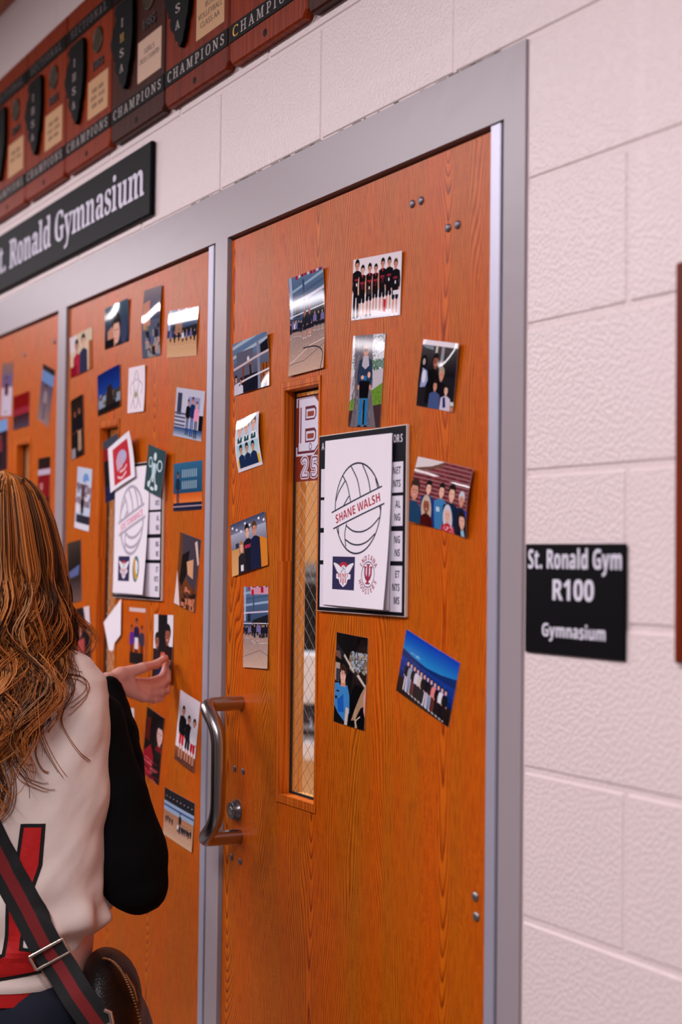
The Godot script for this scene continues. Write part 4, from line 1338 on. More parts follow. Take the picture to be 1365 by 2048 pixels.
	label_print(sheet("photo_print", Vector3(-0.2043, 1.6012, zz), 0.1524, 0.1016, -10.2, p.done(), [0.0003, 0.0028, 0.0042, 0.0014, 0.0, 0.0059, 0.0], -0.003), "photo print of a smiling family in front of a brick wall", group)

	p = Pic.new(1.5, 1.0, 240, rgb(130, 132, 156), self)           # three in a hall
	p.grad(0, 0, 1.5, 0.2, rgb(66, 72, 100), rgb(120, 124, 150)); p.grad(0, 0.2, 1.5, 0.3, rgb(176, 178, 196), rgb(120, 120, 140))
	for k in 8: p.ell(0.1 + 0.19 * k, 0.08 + 0.06 * (k % 3), 0.04, 0.025, rgb(240, 240, 246))
	p.grad(0, 0.5, 1.5, 0.5, rgb(206, 150, 96), rgb(222, 168, 110)); p.poly([1.2, 0.4, 1.5, 0.5, 1.5, 1.0, 1.2, 1.0], rgb(216, 130, 40)); p.rect(0.2, 0.4, 0.15, 0.1, rgb(40, 50, 80))
	p.bust(0.74, 0.24, 0.1, S1, H1, rgb(22, 22, 38), 1.0, false, 1.8); for e in 6: p.rect(0.62 + e * 0.042, 0.49, 0.028, 0.07, rgb(214, 50, 90))
	p.bust(1.04, 0.24, 0.1, S2, H2, rgb(26, 32, 62), 1.0, false, 1.9)
	p.bust(0.46, 0.5, 0.085, S1, rgb(170, 120, 76), rgb(36, 32, 40), 1.0, true, 1.8); p.rect(0.4, 0.84, 0.12, 0.12, rgb(226, 222, 230))
	label_print(sheet("photo_print", Vector3(-0.8528, 1.5301, zz), 0.1500, 0.1010, 9.3, p.done(), [0.001, 0.002, 0.003, 0.003], 0.002), "photo print of three people posing in a bright hall, left of the glass", group)

	p = Pic.new(1.0, 1.5, 240, K, self)
	gym_view(p, 1.0, 1.5, 0.86, 0.0, rng)
	p.line([0.0, 0.49, 1.0, 0.46], 0.03, rgb(206, 196, 216)); p.line([0.0, 0.68, 1.0, 0.68], 0.02, rgb(226, 222, 232))
	p.rect(0.3, 0.02, 0.7, 0.13, rgb(206, 150, 170)); p.rect(0.34, 0.06, 0.1, 0.1, rgb(190, 24, 50)); p.rect(0.72, 0.02, 0.1, 0.1, rgb(170, 20, 44))
	team_players(p, 0.0, 0.32, 0.95, 0.24, 5, rng); team_players(p, 0.35, 1.0, 1.02, 0.36, 7, rng)
	p.line([0.0, 1.3, 0.7, 1.17, 1.0, 1.26], 0.01, rgb(110, 90, 90))
	label_print(sheet("photo_print", Vector3(-0.8190, 1.3755, zz), 0.1016, 0.1524, 2.2, p.done(), [0.0, 0.0, 0.002, 0.003], 0.001), "tall photo print of players under banners, lowest left of the glass", group)

	p = Pic.new(1.0, 1.5, 240, rgb(14, 13, 16), self)              # in a car
	p.poly([0.0, 0.16, 0.25, 0.3, 0.7, 0.55, 1.0, 0.8, 1.0, 0.86, 0.6, 0.62, 0.0, 0.26], rgb(34, 34, 42))
	p.specks(260, 0.45, 0.26, 0.55, 0.3, Vector2(0.06, 0.05), [rgb(120, 106, 86), rgb(150, 186, 220), rgb(96, 86, 72), rgb(170, 156, 140)], rng)
	p.poly([0.27, 0.37, 0.62, 0.62, 0.62, 0.58, 0.3, 0.33], rgb(206, 190, 176)); p.poly([0.7, 0.65, 0.98, 0.83, 0.98, 0.78, 0.76, 0.62], rgb(206, 190, 176))
	p.poly([0.0, 0.3, 0.14, 0.3, 0.2, 0.44, 0.0, 0.4], rgb(110, 80, 70)); p.rect(0.0, 0.5, 0.16, 0.3, rgb(170, 150, 140)); p.rect(0.03, 0.6, 0.13, 0.22, rgb(56, 56, 66))
	p.poly([0.0, 0.85, 0.14, 0.83, 0.2, 0.88, 0.42, 0.84, 0.5, 1.0, 0.52, 1.28, 0.36, 1.45, 0.14, 1.34, 0.0, 1.22], rgb(60, 132, 196))
	p.poly([0.1, 1.12, 0.3, 1.0, 0.34, 1.3, 0.14, 1.32], rgb(24, 92, 186)); p.rect(0.06, 0.96, 0.1, 0.03, rgb(30, 40, 70)); p.rect(0.02, 1.06, 0.08, 0.05, rgb(30, 40, 70))
	p.poly([0.4, 1.2, 0.5, 1.22, 0.46, 1.5, 0.36, 1.5], rgb(206, 190, 184))
	p.rect(0.2, 0.78, 0.16, 0.1, S2); p.face(0.27, 0.68, 0.12, S1, rgb(56, 34, 28))
	p.specks(50, 0.16, 0.52, 0.24, 0.12, Vector2(0.03, 0.03), [rgb(60, 36, 30), rgb(40, 24, 22)], rng)
	p.poly([1.0, 0.75, 0.84, 0.95, 0.7, 1.18, 0.58, 1.4, 0.7, 1.38, 0.86, 1.16, 1.0, 1.1], rgb(170, 136, 106)); p.poly([1.0, 0.8, 0.93, 0.96, 0.95, 1.2, 1.0, 1.3], rgb(216, 150, 140))
	p.curve([0.72, 1.2, 0.7, 1.34, 0.76, 1.5], 0.05, rgb(190, 156, 126)); p.curve([0.86, 1.3, 0.74, 1.38, 0.72, 1.5], 0.02, rgb(214, 196, 180))
	label_print(sheet("photo_print", Vector3(-0.4710, 1.3033, zz), 0.1016, 0.1510, -2.8, p.done(), [0.0, 0.0, 0.0, 0.001], 0.001), "photo print of a boy in a blue shirt in a dark car", group)

	p = Pic.new(1.5, 1.0, 240, K, self)                            # group by a lake
	p.grad(0, 0, 1.5, 0.4, rgb(16, 60, 176), rgb(40, 150, 206)); p.specks(8, 0.2, 0.28, 0.3, 0.03, Vector2(0.07, 0.01), [rgb(150, 206, 230)], rng)
	p.poly([0, 0.3, 0.3, 0.34, 0.7, 0.37, 1.1, 0.34, 1.5, 0.27, 1.5, 0.45, 0, 0.45], rgb(16, 44, 106))
	p.grad(0, 0.42, 1.5, 0.33, rgb(20, 60, 150), rgb(10, 30, 84)); p.specks(200, 0, 0.45, 1.5, 0.3, Vector2(0.1, 0.008), [rgb(16, 44, 120), rgb(30, 76, 170)], rng)
	p.grad(0, 0.74, 1.5, 0.26, rgb(40, 28, 26), rgb(22, 16, 18))
	for k in 12:
		var shirts := [K, rgb(150, 160, 180), K, rgb(210, 206, 220), rgb(206, 190, 180), rgb(24, 20, 24), K, rgb(30, 26, 34), rgb(226, 130, 130), K, rgb(226, 220, 230), rgb(24, 26, 30)]
		p.full(0.22 + 0.098 * k, 0.44 + 0.006 * k, 0.48, S1, H1, shirts[k], [rgb(214, 206, 220), rgb(160, 176, 206), rgb(110, 50, 44), rgb(18, 18, 26), rgb(20, 18, 24), rgb(24, 22, 28)][k % 6], true, true, rgb(206, 206, 210))
	label_print(sheet("photo_print", Vector3(-0.2434, 1.3261, zz), 0.1520, 0.1016, -16.4, p.done(), [0.0, 0.0, 0.0, 0.0], 0.001), "tilted photo print of a group beside a deep blue lake", group)

	# ---- middle door (softer focus: fewer, bolder shapes)
	p = Pic.new(1.5, 1.0, 140, rgb(216, 196, 170), self)
	p.rect(0, 0, 0.5, 0.4, rgb(226, 214, 216))
	p.bust(0.5, 0.3, 0.13, S2, H1, rgb(176, 40, 60), 1.0, false, 2.0); p.bust(0.95, 0.24, 0.13, S1, H1, rgb(50, 50, 80), 1.0, false, 1.9)
	p.rect(1.3, 0.3, 0.2, 0.7, rgb(170, 90, 50)); p.rect(0.0, 0.75, 0.5, 0.25, rgb(140, 20, 40))
	label_print(sheet("photo_print", Vector3(-1.7878, 2.0065, zz), 0.1524, 0.1016, 3.5, p.done(), [0.002, 0.0, 0.0, 0.001], 0.002), "photo print of a couple in red and blue, top left of the second door", group)
	p = Pic.new(1.5, 1.0, 140, rgb(40, 60, 84), self)
	p.grad(0, 0, 1.5, 1.0, rgb(70, 96, 116), rgb(36, 40, 56)); p.face(0.75, 0.62, 0.28, S1, H1); p.poly([0.2, 0.6, 0.5, 0.5, 0.7, 1.0, 0.2, 1.0], S2); p.rect(0.0, 0.8, 0.6, 0.2, K); p.ell(1.2, 0.7, 0.2, 0.3, rgb(60, 70, 100))
	label_print(sheet("photo_print", Vector3(-1.5518, 2.0450, zz), 0.1524, 0.0980, 1.0, p.done(), [0.0, 0.004, 0.0, 0.0, 0.0, 0.0004, 0.0], 0.001), "curled glossy photo print of a close face catching the lamp glare", group)
	p = Pic.new(1.0, 1.5, 140, rgb(90, 96, 116), self)
	p.grad(0, 0, 1.0, 0.7, rgb(150, 136, 140), rgb(60, 70, 96)); p.poly([0.0, 0.3, 0.4, 0.25, 0.5, 0.8, 0.1, 0.9], S2); p.specks(60, 0.2, 0.8, 0.8, 0.7, Vector2(0.2, 0.16), [rgb(44, 40, 50), rgb(150, 150, 150), rgb(90, 100, 130), rgb(150, 136, 90), rgb(196, 150, 140)], rng)
	label_print(sheet("photo_print", Vector3(-1.3400, 2.0207, zz), 0.1016, 0.1524, -2.0, p.done(), [0.0, 0.002, 0.0, 0.0004, 0.0, 0.0043, 0.0], 0.0007), "tall photo print curling off the top of the second door", group)
	p = Pic.new(1.5, 1.0, 140, K, self)
	gym_view(p, 1.5, 1.0, 0.58, 0.0, rng); p.grad(0, 0.6, 1.5, 0.4, rgb(206, 156, 110), rgb(226, 180, 140)); p.rect(0.4, 0.3, 0.35, 0.25, rgb(170, 120, 96)); team_players(p, 0.1, 1.5, 0.78, 0.35, 7, rng)
	label_print(sheet("photo_print", Vector3(-1.1762, 1.9766, zz), 0.1524, 0.1010, -4.6, p.done(), [0.0, 0.0, 0.0005, 0.0, 0.0, 0.0022, 0.0], 0.0), "photo print of a hall with a pale wooden floor, top right of the second door", group)
	p = Pic.new(1.5, 1.0, 140, rgb(16, 40, 110), self)
	p.grad(0, 0, 1.5, 0.55, rgb(12, 34, 104), rgb(28, 66, 150)); p.specks(90, 0, 0.5, 1.5, 0.5, Vector2(0.3, 0.2), [rgb(140, 150, 170), rgb(60, 60, 60), rgb(110, 90, 76), rgb(40, 36, 36)], rng); p.poly([0.7, 0.4, 1.0, 0.36, 1.1, 1.0, 0.5, 1.0], rgb(44, 34, 32)); p.rect(0, 0.86, 1.5, 0.14, rgb(24, 20, 22))
	label_print(sheet("photo_print", Vector3(-1.5959, 1.8948, zz), 0.1470, 0.0980, 5.0, p.done(), [0.0, 0.002, 0.0, 0.002], 0.002), "photo print with a deep blue sky, left of the white drawing", group)
	p = Pic.new(1.0, 1.0, 160, rgb(232, 218, 226), self)
	for sg in [-1.0, 1.0]:
		p.curve([0.5 + sg * 0.06, 0.15, 0.5 + sg * 0.16, 0.35, 0.5 + sg * 0.1, 0.6, 0.5 + sg * 0.3, 0.9], 0.02, rgb(120, 110, 116))
		p.curve([0.5 + sg * 0.12, 0.3, 0.5 + sg * 0.36, 0.42, 0.5 + sg * 0.3, 0.6], 0.018, rgb(140, 130, 136)); p.curve([0.5 + sg * 0.05, 0.5, 0.5 + sg * 0.14, 0.7, 0.5 + sg * 0.05, 0.92], 0.02, rgb(110, 104, 96))
	p.ell(0.5, 0.62, 0.09, 0.07, rgb(150, 150, 110)); p.ring(0.5, 0.2, 0.1, 0.1, 0.02, rgb(150, 140, 146))
	label_print(sheet("drawing_card", Vector3(-1.4246, 1.8811, zz), 0.1016, 0.1030, -2.1, p.done(), [0.0, 0.003, 0.0, 0.003], 0.001, false), "white card with a faint symmetrical line drawing on the second door", group)
	p = Pic.new(1.5, 1.0, 140, rgb(196, 196, 214), self)
	p.rect(0.1, 0.1, 0.25, 0.45, rgb(60, 60, 84)); p.rect(0.7, 0.15, 0.6, 0.3, rgb(150, 150, 190))
	for k in 6: p.rect(0, 0.5 + 0.08 * k, 0.6, 0.04, rgb(80, 84, 110))
	p.grad(0, 0.8, 1.5, 0.2, rgb(40, 70, 120), rgb(196, 200, 214)); p.full(0.72, 0.22, 0.72, S2, H1, K, rgb(30, 60, 110), true); p.full(0.95, 0.16, 0.8, S2, H1, rgb(26, 44, 90), rgb(40, 80, 140), true); p.full(1.16, 0.24, 0.74, S1, H2, rgb(232, 150, 186), rgb(30, 40, 70), true); p.rect(1.3, 0.5, 0.2, 0.3, K)
	label_print(sheet("photo_print", Vector3(-1.1380, 1.8024, zz), 0.1420, 0.1020, -9.0, p.done(), [0.001, 0.0, 0.001, 0.0], 0.001), "photo print of people on a city street beside the hinge", group)
	p = Pic.new(1.0, 1.5, 140, rgb(24, 16, 14), self)
	p.grad(0, 0, 1.0, 0.5, rgb(30, 22, 18), rgb(50, 30, 24)); p.full(0.35, 0.3, 1.1, S3, H1, K, rgb(20, 16, 16), true); p.full(0.7, 0.26, 1.15, S3, H1, K, rgb(196, 160, 130), true); p.rect(0.05, 1.25, 0.3, 0.25, rgb(150, 140, 150))
	label_print(sheet("photo_print", Vector3(-1.8050, 1.8240, zz), 0.0900, 0.1500, 6.2, p.done(), [0.0, 0.002, 0.001, 0.002], 0.001), "tall dark photo print of two people in black, left edge of the second door", group)
	p = Pic.new(1.0, 1.5, 140, rgb(196, 206, 226), self)
	p.ell(0.65, 0.3, 0.2, 0.18, rgb(110, 150, 206)); p.specks(40, 0, 0.3, 1.0, 0.6, Vector2(0.25, 0.14), [rgb(206, 206, 220), rgb(120, 110, 130), rgb(140, 120, 130)], rng); p.poly([0.35, 0.4, 0.65, 0.4, 0.6, 1.1, 0.4, 1.1], rgb(90, 66, 74)); p.full(0.5, 0.65, 0.65, S3, H1, K, rgb(40, 36, 50), true); p.rect(0.0, 0.9, 0.35, 0.2, rgb(226, 222, 232)); p.rect(0.1, 1.15, 0.9, 0.2, rgb(40, 40, 54)); p.rect(0, 1.36, 1.0, 0.14, rgb(226, 220, 232))
	label_print(sheet("photo_print", Vector3(-1.7546, 1.6453, zz), 0.1016, 0.1510, -6.5, p.done(), [0.001, 0.001, 0.001, 0.001], 0.002), "tall photo print with pale clouds and a dark statue shape", group)
	p = Pic.new(1.0, 1.5, 140, rgb(22, 16, 24), self)
	p.poly([0.0, 0.2, 1.0, 0.2, 1.0, 0.5, 0.0, 0.5], rgb(140, 24, 30)); p.rect(0, 0, 1.0, 0.2, rgb(66, 70, 84)); p.rect(0.5, 0.6, 0.3, 0.6, rgb(80, 40, 44)); p.rect(0, 1.1, 1.0, 0.4, rgb(26, 30, 66))
	label_print(sheet("photo_print", Vector3(-1.5605, 1.7090, FACE_Z + 0.0042), 0.0950, 0.1480, 9.2, p.done(), [0.0, 0.0, 0.0, 0.0], 0.0), "dark red and navy photo print tucked behind the red card", group)
	p = Pic.new(1.5, 1.0, 140, rgb(236, 230, 238), self)
	p.rect(0.32, 0.12, 0.98, 0.80, rgb(190, 14, 34)); p.ell(0.85, 0.42, 0.3, 0.16, rgb(176, 170, 206)); p.poly([0.5, 0.4, 0.8, 0.3, 0.9, 0.62, 0.55, 0.66], rgb(196, 160, 180)); p.curve([0.7, 0.7, 0.95, 0.7, 1.1, 0.64], 0.05, rgb(232, 190, 200)); p.curve([0.55, 0.78, 0.8, 0.85, 1.05, 0.78], 0.05, rgb(232, 190, 200))
	label_print(sheet("red_card", Vector3(-1.4790, 1.7190, FACE_Z + 0.0120), 0.1560, 0.1060, 11.5, p.done(), [0.0, 0.010, 0.0, 0.003], 0.003, false), "white card with a red panel and pale emblem, over the second poster", group)
	p = Pic.new(1.0, 1.0, 160, rgb(8, 56, 64), self)
	var wt := rgb(206, 222, 226)
	p.ell(0.48, 0.2, 0.08, 0.09, wt); p.poly([0.3, 0.34, 0.66, 0.34, 0.58, 0.6, 0.38, 0.6], rgb(150, 186, 194)); p.ring(0.24, 0.36, 0.1, 0.1, 0.035, wt); p.ring(0.76, 0.36, 0.11, 0.11, 0.035, wt); p.line([0.42, 0.6, 0.3, 0.84], 0.05, wt); p.line([0.54, 0.6, 0.66, 0.84], 0.05, wt); p.ell(0.26, 0.84, 0.08, 0.07, wt); p.ell(0.7, 0.84, 0.08, 0.07, wt); p.ell(0.48, 0.9, 0.12, 0.04, wt); p.rect(0.44, 0.36, 0.08, 0.4, wt)
	label_print(sheet("green_card", Vector3(-1.2888, 1.6915, FACE_Z + 0.0100), 0.1010, 0.1000, -12.9, p.done(), [0.0, 0.001, 0.0, 0.004], 0.002, false), "dark green card with a white line emblem on the second door", group)
	p = Pic.new(1.5, 1.0, 140, rgb(40, 96, 130), self)
	p.grad(0, 0, 1.5, 0.64, rgb(50, 104, 140), rgb(30, 76, 110)); for e in 16: p.rect(0.48 + 0.1 * (e % 8), 0.15 + 0.24 * (e / 8), 0.05, 0.17, rgb(150, 176, 190)); p.grad(0, 0.64, 1.5, 0.2, rgb(206, 90, 30), rgb(236, 130, 60)); p.full(0.25, 0.2, 0.72, S3, H1, rgb(16, 44, 70), rgb(16, 40, 66), true); p.rect(0, 0.84, 1.5, 0.16, rgb(26, 30, 56)); p.rect(0, 0.9, 1.5, 0.03, rgb(176, 150, 160))
	label_print(sheet("photo_print", Vector3(-1.1390, 1.6524, zz), 0.1430, 0.1000, 0.2, p.done(), [0.001, 0.0, 0.0, 0.0], 0.001), "photo print of a blue banner above an orange glow", group)
	p = Pic.new(1.0, 1.5, 140, rgb(110, 60, 30), self)
	p.poly([0.15, 0.0, 1.0, 0.0, 1.0, 0.5, 0.9, 1.1, 0.5, 0.9, 0.2, 0.6], rgb(70, 60, 72)); p.poly([0.2, 0.45, 0.55, 0.3, 0.5, 0.8, 0.3, 1.1, 0.15, 1.0], rgb(22, 16, 18)); p.poly([0.45, 0.55, 0.75, 0.45, 0.8, 0.85, 0.55, 0.8], rgb(216, 160, 120)); p.poly([0.0, 0.8, 0.3, 1.5, 0.0, 1.5], rgb(226, 206, 206)); p.poly([0.75, 0.1, 0.85, 0.05, 1.0, 0.5, 0.95, 0.55], rgb(220, 190, 180)); p.specks(40, 0.3, 1.0, 0.7, 0.5, Vector2(0.16, 0.12), [rgb(40, 26, 22), rgb(90, 50, 36), rgb(196, 120, 90)], rng)
	label_print(sheet("photo_print", Vector3(-1.1306, 1.4750, zz), 0.1000, 0.1510, -10.0, p.done(), [0.003, 0.0, 0.003, 0.001], 0.002), "tilted photo print of a person in a car seat beside the hinge", group)
	p = Pic.new(1.0, 1.5, 120, rgb(50, 36, 34), self)
	p.grad(0, 0, 1.0, 0.7, rgb(66, 54, 44), rgb(20, 14, 14)); p.poly([0.1, 0.75, 0.9, 0.6, 0.8, 0.85, 0.2, 0.9], rgb(90, 100, 150)); p.grad(0, 1.0, 1.0, 0.5, rgb(60, 44, 44), rgb(110, 84, 76))
	label_print(sheet("photo_print", Vector3(-1.8080, 1.4668, zz), 0.0980, 0.1500, 5.3, p.done(), [0.0, 0.0, 0.0, 0.0], 0.001), "dim photo print with a blue streak, half hidden by the woman's hair", group)
	p = Pic.new(1.0, 1.5, 120, rgb(30, 16, 18), self)
	p.poly([0.6, 0.0, 1.0, 0.0, 1.0, 0.7, 0.75, 0.5], rgb(226, 206, 210)); p.face(0.3, 0.5, 0.2, S3, H1); p.poly([0.1, 0.8, 0.6, 0.75, 0.7, 1.4, 0.3, 1.5, 0.1, 1.2], rgb(176, 70, 66)); p.rect(0.6, 0.6, 0.3, 0.8, K)
	label_print(sheet("photo_print", Vector3(-1.7370, 1.3070, zz), 0.1000, 0.1480, 6.5, p.done(), [0.0, 0.002, 0.0, 0.001], 0.001), "red and black photo print just above the woman's shoulder", group)
	# irregular white paper stuck across the second pane
	var pb := B.new()
	var outline := [[-0.062, 0.008], [0.044, 0.066], [0.044, -0.016], [0.008, -0.036], [0.000, -0.054], [-0.026, -0.055]]
	extrude(pb, outline, 0.0, 0.0004, 0.0)
	label_print(put("torn_paper", [pb, M.paper], self, Vector3(-1.5320, 1.3430, FACE_Z + 0.0040)), "torn white paper with one straight edge at the second door's glass", group)
	p = Pic.new(1.0, 1.25, 150, rgb(196, 84, 14), self)
	p.rect(0.04, 0.0, 0.92, 0.09, rgb(214, 190, 190)); p.full(0.5, 0.25, 1.0, S3, H1, rgb(40, 26, 70), K, true); p.rect(0.4, 0.66, 0.2, 0.26, rgb(222, 214, 220)); p.full(0.22, 0.4, 0.84, S3, H1, rgb(90, 40, 140), K, true); p.full(0.8, 0.4, 0.84, S3, H1, rgb(60, 50, 70), K, true); p.rect(0.1, 1.0, 0.8, 0.25, rgb(30, 20, 20))
	label_print(sheet("photo_print", Vector3(-1.3991, 1.3295, zz), 0.1016, 0.1240, 0.0, p.done(), [0.0, 0.0, 0.0, 0.001], 0.001), "orange photo print of three people under a white caption strip", group)
	p = Pic.new(1.0, 1.4, 150, rgb(24, 20, 24), self)
	p.rect(0, 0, 0.24, 0.72, rgb(226, 218, 226)); p.rect(0.72, 0, 0.28, 0.66, rgb(226, 218, 226)); p.bust(0.74, 0.42, 0.16, S3, H1, rgb(40, 16, 20), 1.4, false, 1.5); p.bust(0.2, 0.56, 0.13, S3, H1, rgb(44, 26, 34), 1.4, false, 1.6); p.bust(0.52, 0.88, 0.17, rgb(206, 90, 76), H1, rgb(26, 34, 90), 1.4, false, 1.6)
	label_print(sheet("photo_print", Vector3(-1.2512, 1.3111, zz), 0.1030, 0.1420, 1.1, p.done(), [0.0, 0.0, 0.004, 0.006], 0.001), "photo print of three faces under the woman's fingertips", group)
	p = Pic.new(1.0, 1.5, 130, rgb(26, 12, 14), self)
	p.poly([0.1, 0.2, 0.3, 0.2, 0.3, 0.7, 0.0, 0.7], rgb(90, 20, 20)); p.bust(0.85, 0.4, 0.2, rgb(226, 180, 170), H1, rgb(120, 16, 26), 0.8, true, 1.0); p.poly([0.0, 1.0, 0.4, 0.75, 0.6, 1.0, 0.5, 1.5, 0.0, 1.5], rgb(150, 20, 36)); p.specks(26, 0.0, 1.0, 0.7, 0.5, Vector2(0.3, 0.04), [rgb(206, 90, 100), rgb(110, 10, 26)], rng)
	label_print(sheet("photo_print", Vector3(-1.2990, 1.0992, zz), 0.0960, 0.1480, -10.1, p.done(), [0.0, 0.001, 0.0, 0.0], 0.001), "red and black photo print below the woman's hand", group)
	p = Pic.new(1.0, 1.5, 160, rgb(230, 222, 232), self)
	p.grad(0, 1.2, 1.0, 0.3, rgb(150, 90, 60), rgb(96, 50, 34)); p.full(0.28, 0.3, 1.15, S2, H1, K, rgb(196, 20, 34), false, true); p.full(0.58, 0.42, 1.0, S2, H1, rgb(22, 18, 30), K, false, true); p.full(0.84, 0.42, 1.0, S2, H1, rgb(232, 230, 238), rgb(190, 14, 34), false, true)
	label_print(sheet("photo_print", Vector3(-1.1227, 1.1491, zz), 0.1000, 0.1480, -10.2, p.done(), [0.0, 0.0, 0.0, 0.001], 0.001), "photo print of three players, two in black and one in white", group)
	p = Pic.new(1.5, 1.0, 150, rgb(196, 150, 116), self)
	p.rect(0, 0, 1.5, 0.26, rgb(24, 22, 30)); p.rect(0, 0.26, 1.5, 0.2, rgb(150, 176, 206)); p.rect(0, 0.33, 1.5, 0.04, rgb(60, 80, 130)); p.grad(0, 0.46, 1.5, 0.54, rgb(176, 120, 86), rgb(214, 176, 146)); p.full(0.85, 0.36, 0.42, S3, H1, K, K, true); team_players(p, 0.05, 0.5, 0.75, 0.24, 4, rng); team_players(p, 0.7, 1.45, 0.84, 0.26, 8, rng)
	for k in 8: p.rect(0.1 + 0.18 * k, 0.14, 0.05, 0.02, rgb(170, 170, 180))
	label_print(sheet("photo_print", Vector3(-1.1583, 0.9642, zz), 0.1500, 0.1000, -4.7, p.done(), [0.001, 0.0, 0.0, 0.002], 0.001), "photo print of a big arena floor, lowest on the second door", group)
	p = Pic.new(1.0, 1.0, 110, rgb(60, 24, 24), self)
	p.rect(0, 0, 1.0, 0.35, rgb(220, 206, 210)); p.rect(0, 0.35, 1.0, 0.2, rgb(130, 16, 24)); p.rect(0.6, 0.6, 0.3, 0.4, rgb(196, 186, 190))
	label_print(sheet("photo_print", Vector3(-1.4560, 1.1200, zz), 0.1016, 0.0900, 4.0, p.done(), [0.0, 0.0, 0.0, 0.0], 0.001), "white and red photo print peeking out behind the black sleeve", group)
	# ---- farthest door
	p = Pic.new(1.0, 1.5, 100, rgb(150, 120, 120), self)
	p.grad(0, 0, 1.0, 0.4, rgb(150, 110, 96), rgb(120, 100, 120)); p.rect(0, 0.36, 1.0, 0.3, rgb(110, 96, 136)); p.rect(0, 0.7, 1.0, 0.8, rgb(206, 190, 206)); p.full(0.5, 0.4, 1.0, S3, H1, rgb(80, 30, 40), rgb(200, 196, 214), true)
	label_print(sheet("photo_print", Vector3(-2.3883, 1.9744, zz), 0.1000, 0.1505, -2.8, p.done(), [0.0, 0.0, 0.0, 0.0], 0.001), "purple and white photo print, top left of the farthest door", group)
	p = Pic.new(1.5, 1.0, 100, rgb(130, 10, 14), self)
	p.rect(0, 0.4, 1.5, 0.2, rgb(150, 40, 56)); p.grad(0, 0.6, 1.5, 0.4, rgb(60, 26, 32), rgb(80, 66, 86))
	label_print(sheet("photo_print", Vector3(-2.2540, 1.9019, zz), 0.1420, 0.0940, 1.3, p.done(), [0.0, 0.001, 0.0, 0.0], 0.001), "red photo print with a dark lower half on the farthest door", group)
	p = Pic.new(1.0, 1.5, 100, rgb(110, 100, 120), self)
	p.rect(0, 0, 1.0, 0.15, rgb(50, 44, 46)); p.rect(0, 0.15, 1.0, 0.3, rgb(110, 140, 190)); p.grad(0, 0.45, 1.0, 1.05, rgb(90, 80, 100), rgb(150, 120, 116)); p.full(0.5, 0.5, 0.9, S3, H1, rgb(150, 130, 136), rgb(90, 80, 96), true)
	label_print(sheet("photo_print", Vector3(-2.0484, 1.9267, zz), 0.0960, 0.1500, -17.2, p.done(), [0.001, 0.0, 0.0, 0.0], 0.001), "strongly tilted blue and grey photo print on the farthest door", group)
	p = Pic.new(1.0, 1.5, 100, rgb(50, 26, 34), self)
	p.rect(0, 0, 1.0, 0.35, rgb(120, 156, 206)); p.full(0.4, 0.4, 1.0, S3, H1, rgb(130, 40, 50), K, true)
	label_print(sheet("photo_print", Vector3(-2.4250, 1.8185, zz), 0.1016, 0.1450, 2.0, p.done(), [0.0, 0.0, 0.0, 0.0], 0.001), "photo print with a pale blue top at the left picture edge", group)
	p = Pic.new(1.0, 1.5, 100, rgb(130, 12, 20), self)
	p.rect(0, 0, 1.0, 0.3, rgb(36, 20, 18)); p.rect(0, 0.32, 1.0, 0.16, rgb(190, 176, 196)); p.rect(0.2, 0.7, 0.25, 0.2, rgb(190, 120, 120)); p.rect(0, 1.1, 1.0, 0.4, rgb(70, 16, 16))
	label_print(sheet("photo_print", Vector3(-2.0522, 1.6914, zz), 0.0960, 0.1420, 0.4, p.done(), [0.0, 0.0, 0.0, 0.0], 0.001), "red photo print with a white band, right of the farthest glass", group)

func label_print(o: Node, label: String, group: String) -> void:
	var c := "photo"
	if str(o.name).begins_with("red_card") or str(o.name).begins_with("green_card") or str(o.name).begins_with("drawing_card"): c = "card"
	if str(o.name).begins_with("torn_paper"): c = "paper"
	tag(o, label, c, group if c == "photo" else "")

